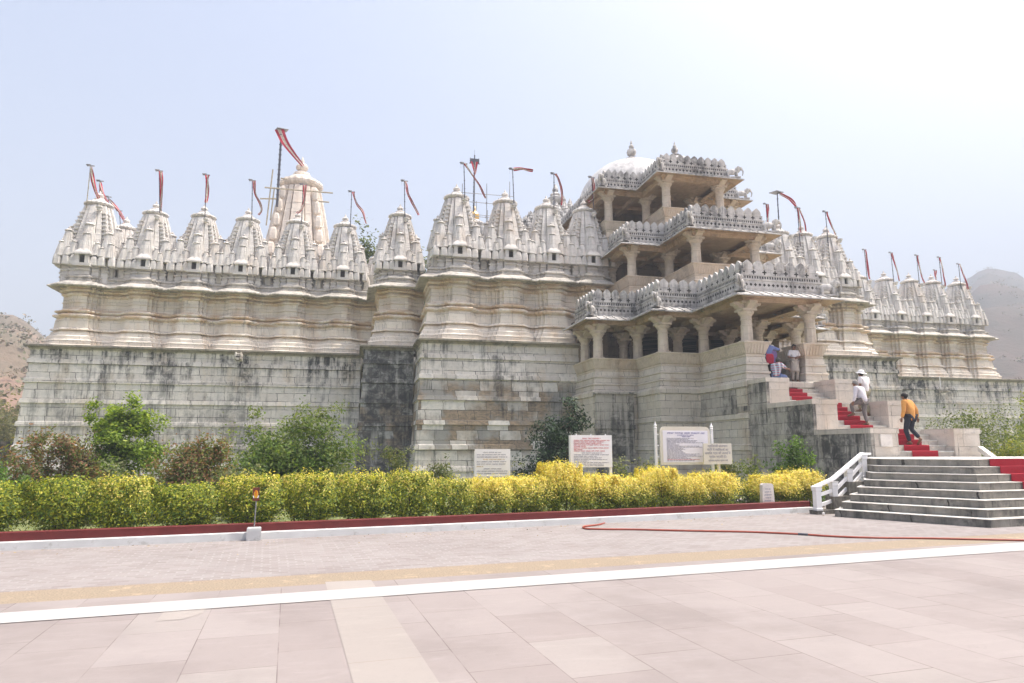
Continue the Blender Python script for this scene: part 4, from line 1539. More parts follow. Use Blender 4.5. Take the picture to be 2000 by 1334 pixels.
def flag(label, pole, ribbon, Y, width=.2, vane='small', mat='ironpole', pr=.028, width2=None, dY=.35):
    """pole / ribbon measured as picture points standing in the plane y = Y"""
    base = atY(pole[0][0], pole[0][1], Y)
    t = thing('flagpole', label, 'flagpole', base, 0, FLAG_GROUP, worldspace=True)
    top = atY(pole[1][0], pole[1][1], Y)
    mb = MB()
    mb.tube([base - Vector((0, 0, .15)), top], pr, 7, r2=pr * .8)
    L = (top - base).length
    k = int(L / .42)
    for i in range(1, k):
        q = base + (top - base) * (i / k)
        d = (top - base).normalized() * .018
        mb.tube([q - d, q + d], pr * 1.35, 7)
    mb.build('pole', M[mat], t)
    mb = MB()
    if vane == 'big':
        mb.beam(top + Vector((-.42, -.1, .02)), top + Vector((.42, .3, .12)), .62, .05)
        mb.beam(top + Vector((-.1, 0, -.1)), top + Vector((.3, .1, .05)), .06, .06)
    elif vane == 'cross':
        mb.box(top.x - .42, top.y - .05, top.z - .75, top.x + .42, top.y + .06, top.z - .35)
        mb.box(top.x - .5, top.y - .04, top.z - .82, top.x + .5, top.y + .04, top.z - .78)
        for s_ in (-.4, 0, .4):
            mb.tube([top + Vector((s_, 0, -.36)), top + Vector((s_, 0, -.25))], .02, 5)
        mb.tube([top, top + Vector((0, 0, .5))], .012, 5)
    else:
        mb.beam(top + Vector((-.2, 0, .0)), top + Vector((.2, .02, .02)), .07, .05)
        mb.beam(top + Vector((-.21, -.06, .05)), top + Vector((-.02, .06, .09)), .14, .03)
        for s_ in (-.18, -.05):
            mb.tube([top + Vector((s_, 0, 0)), top + Vector((s_ + .01, 0, -.28))], .004, 4)
    mb.build('crossbar', M['metal'] if vane != 'cross' else M['ironpole'], t)
    # cloth
    P = [atY(x, y, Y - .06 + dY * (i / max(1, len(ribbon) - 1)) * (1 if len(label) % 2 else -1)) for i, (x, y) in enumerate(ribbon)]
    S = []
    for i in range(len(P) - 1):
        p0, p1, p2, p3 = P[max(0, i - 1)], P[i], P[i + 1], P[min(len(P) - 1, i + 2)]
        for q in range(8):
            u = q / 8
            S.append(.5 * ((2 * p1) + (p2 - p0) * u + (2 * p0 - 5 * p1 + 4 * p2 - p3) * u * u + (3 * p1 - p0 - 3 * p2 + p3) * u ** 3))
    S.append(P[-1])
    mb = MB()
    n = len(S)
    rows = []
    ph = (sum(map(ord, label)) % 60) / 10
    for i, p in enumerate(S):
        d = (S[min(n - 1, i + 1)] - S[max(0, i - 1)]).normalized()
        u = i / (n - 1)
        tw = .5 * math.sin(u * 5 + ph) + .25 * math.sin(u * 11 + ph)
        if width2:
            tw *= .15
        side = d.cross(Vector((math.sin(tw), -math.cos(tw), 0)))
        if side.length < .1:
            side = Vector((0, 0, 1))
        side.normalize()
        w = width * .82 * (1 - .25 * u) * (1 + .12 * math.sin(u * 9 + ph)) if not width2 else width + (width2 - width) * u
        nrm = side.cross(d)
        rows.append([p + side * (c * w) + nrm * (.05 * math.cos(c * 7 + ph + u * 4)) for c in (-.5, -.17, .0, .17, .5)])
    v = [q for r_ in rows for q in r_]
    m = len(v)
    v2 = [q + Vector((0, .004, 0)) for q in v]
    f0, f1, f2 = [], [], []
    for i in range(n - 1):
        for j in range(4):
            q = (i * 5 + j, i * 5 + j + 1, i * 5 + j + 6, i * 5 + j + 5)
            (f1 if j in (1, 2) else f0).append(q)
            (f1 if j in (1, 2) else f0).append(tuple(m + w for w in reversed(q)))
    mb.add(v + v2, f0 + f1)
    mb.mi = [0] * len(f0) + [1] * len(f1)
    mb.build('flag', [M['flag_red'], M['flag_white']], t, smooth=True)
    return t


y1, y2, y3, y4, y5 = WY1 + .85, WY2 + .85, WY3 + .85, WY4 + .85, WY5 + .85
flag('bamboo pole with ribbon flag over the far left corner spire', [(168, 411), (177, 324)], [(178, 326), (181, 350), (187, 374), (193, 387)], y1, .26, mat='bamboo')
flag('short pole behind the corner spire, nearest of the receding left flags', [(194, 400), (195.5, 354)], [(195, 356), (200, 376), (208, 392), (214, 402)], 46.6, .22)
flag('second of the receding left flank flags, its ribbon drooping right', [(213, 425), (211.5, 385)], [(212, 388), (222, 400), (232, 412), (240, 424)], 49.9, .24)
flag('third of the receding left flank flags, ribbon hanging in an arc', [(236, 440), (233, 412)], [(233, 414), (240, 425), (245, 438), (248, 450)], 53.2, .24)
flag('last and lowest of the receding left flank flags', [(252, 462), (251, 443)], [(251, 445), (254, 452), (257, 458)], 56.5, .2)
flag('pole with flag hanging straight over the second spire from the left', [(312.5, 411), (311, 334)], [(314, 334), (316, 360), (315, 390), (313.5, 413)], y1, .25, dY=.1)
flag('pole with short limp flag over the third spire from the left', [(400.5, 423), (403, 342)], [(405, 342), (405.5, 360), (404.5, 378), (402.5, 396)], y1, .3, dY=.1)
flag('pole whose pale flag curls back at its end, left of the great peach tower', [(492, 430), (493, 353)], [(496, 353), (499, 378), (508, 397), (510.5, 410), (505, 420)], y1, .2)
flag('pole with flag swinging left in front of the great peach tower', [(589, 438), (592, 361)], [(595, 361), (595.5, 389), (590, 405), (580, 417)], y1, .24, dY=.15)
flag('pole with narrow flag blowing right, just right of the great peach tower', [(684, 448), (687, 375)], [(690, 375), (697, 398), (708, 413), (716, 437)], y1, .18)
flag('tall knotted pole with long streamer above the great peach tower', [(541, 400), (550, 254)], [(545, 252), (556, 277), (571.6, 299), (592, 324)], 55.6, .75, vane='big', pr=.1, width2=.22)
flag('pole with flag blowing right over the blackened narrow bay', [(791, 434), (790, 354)], [(792, 354), (797, 378), (806, 397), (818, 420)], y2, .19)
flag('pole with long flag crossing right in front of the scaffold tower', [(908.5, 401), (906, 320)], [(908, 319), (918.6, 336), (934.7, 360), (949, 387)], y3, .16)
flag('tallest thin mast with cross board and pointed pennant at the scaffold tower', [(925, 410), (927, 303)], [(926.7, 316), (927.4, 328), (928, 341)], 57.5, .72, vane='cross', pr=.07, width2=.06, dY=.02)
flag('pole whose flag streams out level to the right', [(1004.5, 407), (1001, 331)], [(1003, 330.6), (1018, 329.6), (1031, 332.5), (1041, 333.5)], y3, .24)
flag('pole with arched flag in front of the bell covered roof', [(1082, 420), (1082, 340)], [(1084.6, 339.5), (1092.6, 355), (1097.5, 376), (1097.5, 401)], y3, .17)
flag('pole with two limp strands beside the top tier of the porch', [(1161, 424), (1155.5, 347)], [(1157, 347), (1160, 371), (1158, 388), (1149, 394)], y3, .2)
flag('pole with straight hanging flag just right of the second tier roof', [(1499, 446), (1496, 399)], [(1499, 399.5), (1500.5, 416), (1500, 434)], 41.5, .24, dY=.1)
flag('big pole with broad plate and streamer arching right, above the right spires', [(1522, 447), (1518, 377)], [(1523, 379), (1543, 389), (1556, 403)], 41.0, .3, vane='big', pr=.045)
flag('pole under the end of the arching streamer, flag hanging straight', [(1563, 477), (1557, 406)], [(1559, 406), (1563, 438), (1567, 476)], y4, .2)
flag('pole with flag bending right beside the straight hanging one', [(1566, 470), (1558.5, 407)], [(1561, 408), (1570, 429), (1573, 447), (1574, 461)], y4 + .8, .13)
flag('tall pole with long flag blowing right over the right-hand tall spire', [(1618.5, 484), (1612, 414)], [(1615, 414), (1625, 442), (1633, 460), (1639, 476)], y4, .14)
flag('lower pole with flag half hidden behind the right-hand tall spire', [(1622, 500), (1613, 450)], [(1616, 451), (1622, 467), (1626, 493)], y4 + 3.2, .2)
flag('lowest pole beside the right-hand tall spire, flag hanging by the hills', [(1639, 530), (1632, 480)], [(1634.5, 480), (1638, 508), (1642, 540)], y4 + 6, .22)
flag('first flag of the far right row, nearest the porch', [(1694, 546), (1688, 488)], [(1690.5, 488), (1694, 517), (1699, 545)], y5, .2)
flag('second flag of the far right row, mostly white', [(1746, 552), (1740, 494)], [(1741.5, 494.5), (1749, 517), (1757, 549)], y5, .18)
flag('third flag of the far right row', [(1796, 557), (1790, 499)], [(1792, 499), (1798, 530), (1805, 553)], y5, .18)
flag('fourth flag of the far right row', [(1840.5, 561), (1834, 503)], [(1836, 503), (1842, 530), (1846, 559)], y5, .17)
flag('tiny flag low between the third and fourth far right poles', [(1828, 548), (1826, 528)], [(1827, 528.5), (1828.5, 546)], y5 + 6, .3, dY=.05)
flag('last flag of the far right row, over the end spire', [(1877, 562), (1872, 516)], [(1874.5, 516), (1884, 543), (1891, 565)], y5, .2)

# bamboo scaffold poles tied round the great peach tower
sc_ = thing('scaffold', 'loose bamboo poles tied around the great peach tower', 'scaffold', (-5, 56, 18), worldspace=True)
for (x0, y0), (x1, y1_), Y in (((520, 440), (533, 331), 55.0), ((517, 366), (650, 377), 54.6), ((508, 388), (540, 388), 54.8), ((528, 430), (536, 366), 56.0), ((622, 393), (643, 395), 55.0), ((548, 348), (562, 350), 56)):
    mb = MB()
    mb.tube([atY(x0, y0, Y), atY(x1, y1_, Y)], .06, 6)
    mb.build('pole', M['bamboo'], sc_)
sc_ = thing('scaffold', 'dense metal scaffold cage around the slim central tower', 'scaffold', (10, 57, 20), worldspace=True)
rr = random.Random(5)
x0, x1, ya, yb = 8.6, 12.9, 57.2, 62.6
for x in (8.6, 9.7, 10.8, 11.9, 12.9):
    for y in (ya, yb):
        mb = MB()
        zt = 24.6 + rr.uniform(-.9, .9)
        mb.tube([(x, y, 16.5), (x + .03, y, zt)], .035, 5)
        for z in (18, 19.3, 20.6, 21.9, 23.2):
            mb.box(x - .07, y - .07, z - .07, x + .07, y + .07, z + .07)
        mb.build('upright', M['metal'], sc_)
for z in (18, 19.3, 20.6, 21.9, 23.2, 24.0):
    for y in (ya, yb):
        mb = MB()
        mb.tube([(x0 - .3, y, z), (x1 + .4, y, z + rr.uniform(-.05, .05))], .03, 5)
        mb.build('ledger', M['metal'], sc_)
for i in range(4):
    mb = MB()
    z = 18 + 1.3 * i
    mb.tube([(x0 + i, ya, z), (x0 + i + 1.1, ya, z + 1.3)], .028, 5)
    mb.build('brace', M['metal'], sc_)
mb = MB()
mb.lathe([(.3, 22.45), (.46, 22.7), (.47, 23.0), (.25, 23.3), (.14, 23.4), (.12, 23.7), (.01, 23.95)], 10.2, 60, 12)
part(mb, 'gilded_finial', 'gold')

# ------------------------------------------------------------------ plants
def leaf_mesh(name, P, Nn, size, colr, mat='leaf', aspect=.55, rng=None):
    """P Nx3 centres, Nn Nx3 normals; kite-shaped leaves, folded a little"""
    n = len(P)
    rng = rng or np.random.default_rng(1)
    t = rng.normal(size=(n, 3))
    Nn = Nn / (np.linalg.norm(Nn, axis=1, keepdims=True) + 1e-9)
    t -= Nn * np.sum(t * Nn, 1, keepdims=True)
    t /= np.linalg.norm(t, axis=1, keepdims=True) + 1e-9
    b = np.cross(Nn, t)
    s = np.asarray(size).reshape(-1, 1)
    v = np.stack([P - t * s, P + b * s * aspect - Nn * s * .12, P + t * s * 1.1 - Nn * s * .2, P - b * s * aspect - Nn * s * .12], 1).reshape(-1, 3)
    me = bpy.data.meshes.new(name)
    me.vertices.add(4 * n)
    me.vertices.foreach_set("co", v.astype(np.float32).ravel())
    me.loops.add(4 * n)
    me.loops.foreach_set("vertex_index", np.arange(4 * n, dtype=np.int32))
    me.polygons.add(n)
    me.polygons.foreach_set("loop_start", np.arange(0, 4 * n, 4, dtype=np.int32))
    ca = me.color_attributes.new("Col", 'FLOAT_COLOR', 'CORNER')
    c = np.repeat(np.concatenate([np.clip(colr, 0, 1), np.ones((n, 1))], 1), 4, axis=0)
    ca.data.foreach_set("color", c.astype(np.float32).ravel())
    me.materials.append(M[mat])
    me.update()
    me.validate()
    return me


def pal(rng, n, cols, jit=.18):
    cols = np.array(cols)
    k = rng.integers(0, len(cols), n)
    return cols[k] * (1 + rng.normal(0, jit, (n, 1)))


YEL = [(.76, .64, .17), (.68, .60, .12), (.80, .67, .24), (.54, .53, .08), (.64, .60, .14)]
YGR = [(.30, .35, .035), (.42, .43, .045), (.19, .26, .03), (.34, .37, .035)]
GRN = [(.10, .17, .03), (.14, .22, .03), (.07, .13, .022)]


def hedge_mesh(seed, w, d, h, n, yellow):
    rng = np.random.default_rng(seed)
    nc = 170
    # twig clusters through a rounded box
    q = rng.uniform(-1, 1, (nc, 3))
    q[:, 2] = rng.uniform(0, 1, nc) ** .75
    k = rng.integers(0, 4, nc)
    q[k == 0, 0] = np.sign(q[k == 0, 0]) * rng.uniform(.75, 1.05, (k == 0).sum())
    q[k == 1, 1] = np.sign(q[k == 1, 1]) * rng.uniform(.75, 1.1, (k == 1).sum())
    q[k == 2, 2] = rng.uniform(.85, 1.12, (k == 2).sum())
    narrow = (.45 + .55 * np.clip(q[:, 2] * 1.6, 0, 1)) * (1 - .3 * np.clip((q[:, 2] - .65) / .4, 0, 1) ** 1.5)
    C = np.stack([q[:, 0] * w / 2 * narrow, q[:, 1] * d / 2 * narrow, .12 + q[:, 2] * (h - .14)], 1)
    ci = rng.integers(0, nc, n)
    P = C[ci] + rng.normal(0, 1, (n, 3)) * np.array([.085, .085, .075])
    # upright sprigs on top
    m = n // 7
    sp = np.stack([rng.uniform(-w / 2, w / 2, 16), rng.uniform(-d / 2, d / 2, 16), np.full(16, h - .05)], 1)
    dr_ = np.stack([rng.normal(0, .25, 16), rng.normal(0, .25, 16), np.ones(16)], 1)
    si = rng.integers(0, 16, m)
    P[:m] = sp[si] + dr_[si] * rng.uniform(0, .16, (m, 1)) + rng.normal(0, .018, (m, 3))
    P[:, 2] = np.maximum(P[:, 2], .03)
    N = P * np.array([1.3 / w, 2.2 / d, .2]) + rng.normal(0, .38, (n, 3)) + np.array([0, 0, .75])
    hh = np.clip(P[:, 2] / h, 0, 1.2)
    edge = np.clip(np.abs(P[:, 1]) / (d / 2), 0, 1.3) * .25
    py = np.clip((hh - .5) * 2.6 * yellow + edge * .5 * yellow + rng.normal(0, .22, n) + (yellow - 1) * .5, 0, 1)
    ya_, yg, gr = pal(rng, n, YEL), pal(rng, n, YGR), pal(rng, n, GRN)
    u = rng.uniform(0, 1, n)
    col = np.where((u < py)[:, None], ya_, np.where((rng.uniform(0, 1, n) < .72)[:, None], yg, gr))
    fol = leaf_mesh('hedge_leaves', P, N, rng.uniform(.014, .030, n), col, 'leaf', .5, rng)
    mb = MB()
    r_ = random.Random(seed)
    for i in range(5):
        bx, by = r_.uniform(-w * .22, w * .22), r_.uniform(-d * .15, d * .15)
        mb.tube([(bx, by, -.03), (bx * 1.2 + r_.uniform(-.05, .05), by * 1.2, h * .3), (bx * 1.8 + r_.uniform(-.1, .1), by * 1.8, h * .75)], .022, 5, r2=.007)
    return fol, mb.mesh('hedge_stems', [M['bark']])


HM = [hedge_mesh(10 + i, 1.0, .78, .82, 15000, y) for i, y in enumerate((.22, .42, .8, 1.1, 1.3))]
hx = -8.2
i = 0
hr = random.Random(21)
hl = ['leafy yellow-green hedge bush']
spots = []
while hx < 11.2:
    w = hr.uniform(.8, 1.12)
    spots.append((hx + w / 2, w))
    hx += w * (1.02 if hx < 1 else .9)
EXTRA = {}
for x, w in spots:
    if 9.45 < x < 10.5:
        continue
    y = kerb_l(x) + .78
    u = (x + 8) / 19
    mi_ = min(4, max(0, int(max(0, u) ** 1.6 * 5 + hr.uniform(-.5, .7))))
    # height follows what the picture shows along the row
    hs = 1.0 + hr.uniform(-.1, .08) + (.30 if 4.0 < x < 4.7 else 0) + (.22 if 6.6 < x < 7.4 else 0) + (.16 if 1.1 < x < 1.9 else 0)
    o = thing('hedge_bush', 'clipped golden hedge bush in the long row behind the maroon wall', 'hedge', (x, y, .02), hr.uniform(-.25, .25) + (math.pi if hr.random() < .5 else 0), 'golden hedge bushes along the garden wall')
    o.scale = (w, 1.0 + hr.uniform(-.05, .1), hs * 1.02)
    link('foliage', HM[mi_][0], o)
    link('stem', HM[mi_][1], o)


def shrub_mesh(seed, rx, ry, h, n, cols, leaf=.05, lumps=9, sparse=.5, up=.4, mat='leaf', base=.1, aspect=.5, top_cols=None):
    rng = np.random.default_rng(seed)
    L = rng.normal(size=(lumps, 3))
    L /= np.linalg.norm(L, axis=1, keepdims=True)
    L[:, 2] = np.abs(L[:, 2])
    Lc = np.stack([L[:, 0] * rx * rng.uniform(.35, .8, lumps), L[:, 1] * ry * rng.uniform(.35, .8, lumps), base * h + (h * (1 - base) * .9) * (L[:, 2] * rng.uniform(.35, 1.0, lumps))], 1)
    Lr = rng.uniform(.30, .52, lumps) * min(rx, h * .6)
    nc = lumps * 16
    li = rng.integers(0, lumps, nc)
    dv = rng.normal(size=(nc, 3))
    dv /= np.linalg.norm(dv, axis=1, keepdims=True)
    C = Lc[li] + dv * Lr[li][:, None] * rng.uniform(.5, 1.05, (nc, 1))
    C[:, 2] = np.clip(C[:, 2], base * h * .6, h * 1.02)
    # a few long shoots that break the outline
    ns = max(4, nc // 9)
    C[:ns] += dv[:ns] * Lr[li[:ns]][:, None] * .45 + np.array([0, 0, .12 * h * up])
    ci = rng.integers(0, nc, n)
    P = C[ci] + rng.normal(0, 1, (n, 3)) * (Lr[li[ci]][:, None] * .23)
    P[:, 2] = np.maximum(P[:, 2], .04)
    P[:, 2] *= h / np.percentile(P[:, 2], 99.3)
    P[:, 0] *= rx / np.percentile(np.abs(P[:, 0]), 96)
    N = dv[ci] + rng.normal(0, .6, (n, 3)) + np.array([0, 0, .45])
    col = pal(rng, n, cols)
    if top_cols:
        k = rng.uniform(0, 1, n) < np.clip((P[:, 2] / h - .35) * 1.3, 0, .9)
        col[k] = pal(rng, int(k.sum()), top_cols)
    fol = leaf_mesh('shrub_leaves', P, N, rng.uniform(.6, 1.2, n) * leaf, col, mat, aspect, rng)
    mb = MB()
    r_ = random.Random(seed)
    for k in range(min(lumps, 9)):
        c = Vector(Lc[k])
        b = Vector((c.x * .12, c.y * .12, -.05))
        mid = b.lerp(c, .5) + Vector((r_.uniform(-.1, .1) * rx, r_.uniform(-.1, .1) * ry, .05 * h))
        mb.tube([b, mid, c, c + (c - mid) * .12], .022 * max(1, h / 1.6), 5, r2=.006)
        for q in range(3):
            e = Vector(C[r_.randrange(nc)])
            if (e - c).length < Lr[k] * 2.2:
                mb.tube([c, c.lerp(e, .55) + Vector((0, 0, .03)), e], .009 * max(1, h / 1.8), 4, r2=.003)
    return fol, mb.mesh('shrub_stems', [M['bark']])


def shrub(label, px, py, Y, rx, h, n, cols, seed, name='shrub', cat='shrub', group=None, **kw):
    """foot of the plant under picture column px, standing at depth Y"""
    x = atY(px, py, Y).x
    o = thing(name, label, cat, (x, Y, 0), 0, group)
    f, s_ = shrub_mesh(seed, rx, kw.pop('ry', rx * .7), h, n, cols, **kw)
    link('foliage', f, o)
    link('stem' if cat == 'shrub' else 'trunk', s_, o)
    return o


LIM = [(.30, .40, .045), (.22, .34, .035), (.38, .46, .07), (.15, .25, .03)]
MIDG = [(.12, .20, .04), (.16, .25, .055), (.08, .14, .03), (.21, .28, .06)]
DKG = [(.030, .055, .026), (.022, .04, .022), (.045, .075, .035), (.05, .09, .04)]
RUS = [(.24, .14, .08), (.30, .17, .10), (.16, .16, .06), (.20, .21, .08), (.36, .19, .12), (.11, .15, .05), (.22, .19, .09), (.13, .19, .05), (.17, .22, .06)]
GRY = [(.15, .18, .08), (.20, .22, .11), (.09, .13, .05), (.24, .25, .13)]
# z such that a top at picture height py lands right: h = height
H_ = lambda py, Y, px=700: atY(px, py, Y).z
shrub('tall light green leafy shrub before the plinth, rising left of the dark streaks', 232, 880, 20, 1.0, H_(788, 20, 232), 32000, [(.16, .24, .03), (.22, .31, .035), (.11, .18, .025)], 31, leaf=.05, top_cols=LIM, lumps=14, up=.8, ry=.8, base=.05)
shrub('rusty pink bougainvillea shrub at the far left below the plinth corner', 110, 900, 18.5, 1.15, H_(858, 18.5, 110) + .1, 17000, RUS, 32, leaf=.045, lumps=12, ry=.7, base=.05)
shrub('low rusty bougainvillea shrub right of the tall light green one', 360, 905, 18.5, 1.35, H_(868, 18.5, 360) + .1, 20000, RUS, 33, leaf=.045, lumps=16, ry=.7, base=.05)
shrub('dark plum-brown bush squeezed left of the tall light green shrub', 165, 890, 18.9, .55, H_(850, 18.9, 165), 3000, [(.09, .065, .045), (.12, .085, .05), (.07, .075, .035)], 34, leaf=.04, lumps=8)
shrub('wide airy green shrub with loose shoots before the middle of the left plinth', 578, 880, 20, 1.55, H_(800, 20, 578), 22000, MIDG, 35, leaf=.055, lumps=17, up=1.0, ry=.9, base=.05, top_cols=[(.15, .20, .05), (.20, .25, .07)])
shrub('big dark evergreen bush against the brown blocks left of the porch', 1098, 880, 22.5, 1.25, H_(786, 22.5, 1098), 15000, DKG, 36, leaf=.06, lumps=16, mat='leafdark', base=.02, ry=.9)
shrub('round bright green bush below the stair wall', 1552, 900, 17.0, .72, H_(860, 17.0, 1552), 5200, [(.09, .17, .03), (.13, .22, .045), (.06, .12, .02)], 37, leaf=.05, lumps=11, base=.03)
shrub('low pale green bush between the cream board and the round bush', 1455, 915, 17.0, .75, H_(900, 17.0, 1455), 3600, [(.16, .21, .06), (.21, .25, .08), (.10, .15, .04)], 38, leaf=.045, lumps=10, base=.03)
shrub('glossy clipped green bush cut by the left edge of the photo', 2, 920, 16.6, .6, H_(897, 16.6, 0), 5200, [(.10, .19, .03), (.13, .24, .04)], 39, leaf=.035, lumps=10, base=.03)
for k, (px, py, Y, rx, n) in enumerate(((690, 890, 17.5, .75, 1900), (760, 882, 17.5, .6, 1500), (862, 905, 17.8, .5, 900), (1200, 905, 17.0, .55, 1200), (505, 915, 16.6, .7, 1400), (250, 920, 16.6, .9, 2600), (985, 925, 17.6, .4, 500), (1265, 905, 17.4, .5, 1200), (1010, 915, 18.6, .45, 700), (1400, 905, 17.4, .5, 1300))):
    shrub(('thin grey-green bush with twigs showing, between the wide airy shrub and the black bay',
           'thin grey-green bush in front of the black plinth bay', 'wispy grey-green plant left of the leftmost notice board',
           'small grey-green plant behind the board with red lettering', 'low grey-green bush at the foot of the wide airy shrub',
           'low green undergrowth bush below the tall light green shrub', 'wispy plant right of the leftmost notice board',
           'small dark-stemmed plant left of the large rounded board', 'thin plant beside the foot of the dark evergreen bush', 'small pale bush behind the cream board')[k],
          px, py, Y, rx * 1.1, max(.5, H_(py, Y, px) + .12), int(n * 2.6), GRY, 50 + k, leaf=.04, lumps=8, up=1.2, base=.05)
# right of the stairs
shrub('large grey-green shrub right of the stairs, its top against the far plinth', 1935, 850, 21.0, 2.0, H_(792, 21.0, 1935), 12000, [(.14, .19, .06), (.19, .23, .08), (.09, .13, .04), (.22, .25, .09)], 61, leaf=.055, lumps=20, ry=1.3, base=.02)
shrub('yellowish low bush in front of the large grey-green shrub by the stairs', 1960, 880, 19.4, 1.25, H_(862, 19.4, 1960), 6000, [(.24, .28, .04), (.33, .32, .05), (.15, .21, .035)], 62, leaf=.05, lumps=12, base=.02)
shrub('sparse bush behind the right side wall, left of the large grey-green shrub', 1830, 840, 23, .9, H_(822, 23, 1830), 2200, GRY, 63, leaf=.05, lumps=10, up=1.2)
shrub('bushy branch of a yellow-green tree reaching in at the right edge', 2040, 790, 22, 1.15, H_(745, 22, 2040), 4200, [(.26, .32, .04), (.33, .36, .06), (.18, .24, .035)], 64, name='tree', cat='tree', leaf=.07, lumps=9, base=.35, up=.5)
# behind the temple and at the hill foot
shrub('rounded tree showing between two spires behind the temple', 722, 500, 56, 2.6, H_(452, 56, 722), 7000, [(.09, .12, .03), (.13, .16, .05), (.06, .09, .025)], 65, name='tree', cat='tree', leaf=.16, lumps=14, base=.55)
shrub('sliver of a tree between the spires left of the porch bay', 828, 495, 58, 1.6, H_(484, 58, 828), 3000, [(.09, .12, .03), (.13, .16, .05)], 66, name='tree', cat='tree', leaf=.16, lumps=8, base=.6)
for k, (px, py, Y, rx, n) in enumerate(((12, 765, 62, 2.8, 4200), (38, 800, 70, 2.2, 3000), (-25, 775, 58, 3.0, 3500))):
    shrub(('dusty olive tree at the foot of the left hill', 'small dusty tree touching the left corner of the plinth', 'dusty tree just outside the left edge')[k],
          px, py, Y, rx, H_(py, Y, px), n, [(.17, .18, .08), (.22, .21, .10), (.12, .13, .06)], 70 + k, name='tree', cat='tree', leaf=.13, lumps=13, base=.2, up=.8)


def bare_tree(x, y, h, seed, label):
    t = thing('bare_tree', label, 'tree', (x, y, 0))
    r_ = random.Random(seed)
    mb = MB()

    def grow_(p, d, L, r, k):
        q = p + d * L
        mb.tube([p, p.lerp(q, .5) + Vector((r_.uniform(-.05, .05) * L, 0, 0)), q], r, 5, r2=r * .65)
        if k == 0:
            return
        for _ in range(3 if k > 1 else 4):
            nd = (d + Vector((r_.uniform(-.75, .75), r_.uniform(-.75, .75), r_.uniform(-.1, .5)))).normalized()
            grow_(q, nd, L * r_.uniform(.62, .85), r * .62, k - 1)
    grow_(Vector((0, 0, -.2)), Vector((0, 0, 1)), h * .27, .22, 5)
    mb.build('branches', M['bark'], t)


q = atY(1990, 740, 62)
bare_tree(q.x, 62, 11.0, 4, 'bare leafless tree before the hazy hill at the right edge')

# dark wall far left
t = MB()
q = atY(26, 868, 47)
t.box(-60, 47, -.03, q.x, 47.6, q.z)
t.box(-60, 46.9, q.z, q.x + .05, 47.7, q.z + .16)
tag(t.build('stone_wall', M['plinth_black']), 'low dark stone wall running left from the temple corner', 'wall')

# ------------------------------------------------------------------ people
def skin_mesh(name, V, E, Rr, mat, sub=2, extra=None):
    me = bpy.data.meshes.new(name)
    me.from_pydata(V, E, [])
    o = bpy.data.objects.new(name, me)
    COL.objects.link(o)
    sk = o.modifiers.new("skin", 'SKIN')
    sk.use_smooth_shade = True
    ss = o.modifiers.new("sub", 'SUBSURF')
    ss.levels = ss.render_levels = sub
    d = me.skin_vertices[0].data
    for i, r in enumerate(Rr):
        d[i].radius = (r, r)
        d[i].use_root = (i == 0)
    dg = bpy.context.evaluated_depsgraph_get()
    m2 = bpy.data.meshes.new_from_object(o.evaluated_get(dg))
    m2.name = name
    bpy.data.objects.remove(o)
    bpy.data.meshes.remove(me)
    m2.materials.clear()
    m2.materials.append(mat)
    if extra:                       # join hands and face pieces into the same mesh
        v = [tuple(x.co) for x in m2.vertices]
        f = [tuple(p.vertices) for p in m2.polygons]
        mb = MB()
        mb.v, mb.f, mb.mi = v, f, [0] * len(f)
        extra(mb)
        mats = [mat, M['dark'], M['white']]
        m2 = mb.mesh(name, mats, True)
    return m2


SKIN_ = plain('brown_skin', (0.22, 0.115, 0.07), 0.55, 0.08, 12)
HAIR = plain('black_hair', (0.018, 0.015, 0.014), 0.6, 0.2, 60)
HAIRG = plain('greying_hair', (0.20, 0.19, 0.185), 0.7, 0.25, 60)


def cloth(name, c, var=.08, check=None):
    if not check:
        return plain(name, c, .9, var, 11, bump=.8)
    g = G(name)
    o = g.coords()
    w1 = g.n("ShaderNodeTexWave", wave_type='BANDS', bands_direction='Z')
    w1.inputs["Scale"].default_value = 3.2
    g.t.links.new(o, w1.inputs[0])
    w2 = g.n("ShaderNodeTexWave", wave_type='BANDS', bands_direction='DIAGONAL')
    w2.inputs["Scale"].default_value = 3.0
    g.t.links.new(g.scale(o, (1, 1, 0)), w2.inputs[0])
    col = g.mix(g.ramp(w1.outputs[1], .55, .65), c, check[0])
    col = g.mix(g.math('MULTIPLY', g.ramp(w2.outputs[1], .6, .7), .75), col, check[1])
    g.color(col)
    return g.m


BASE = dict(pel=(0, 0, .93), wai=(0, -.01, 1.08), che=(0, -.01, 1.28), nec=(0, 0, 1.45), jaw=(0, .045, 1.53), cra=(0, .025, 1.61), top=(0, .01, 1.68),
            shL=(-.17, 0, 1.39), elL=(-.235, -.03, 1.12), wrL=(-.25, .05, .88), shR=(.17, 0, 1.39), elR=(.235, -.03, 1.12), wrR=(.25, .05, .88),
            hiL=(-.09, 0, .89), knL=(-.10, .03, .49), anL=(-.10, -.01, .08), toL=(-.115, .15, .03),
            hiR=(.09, 0, .89), knR=(.10, .03, .49), anR=(.10, -.01, .08), toR=(.115, .15, .03))
CH = [('pel', 'wai'), ('wai', 'che'), ('che', 'nec'), ('nec', 'jaw'), ('jaw', 'cra'), ('cra', 'top'), ('che', 'shL'), ('shL', 'elL'), ('elL', 'wrL'), ('che', 'shR'), ('shR', 'elR'), ('elR', 'wrR'),
      ('pel', 'hiL'), ('hiL', 'knL'), ('knL', 'anL'), ('anL', 'toL'), ('pel', 'hiR'), ('hiR', 'knR'), ('knR', 'anR'), ('anR', 'toR')]
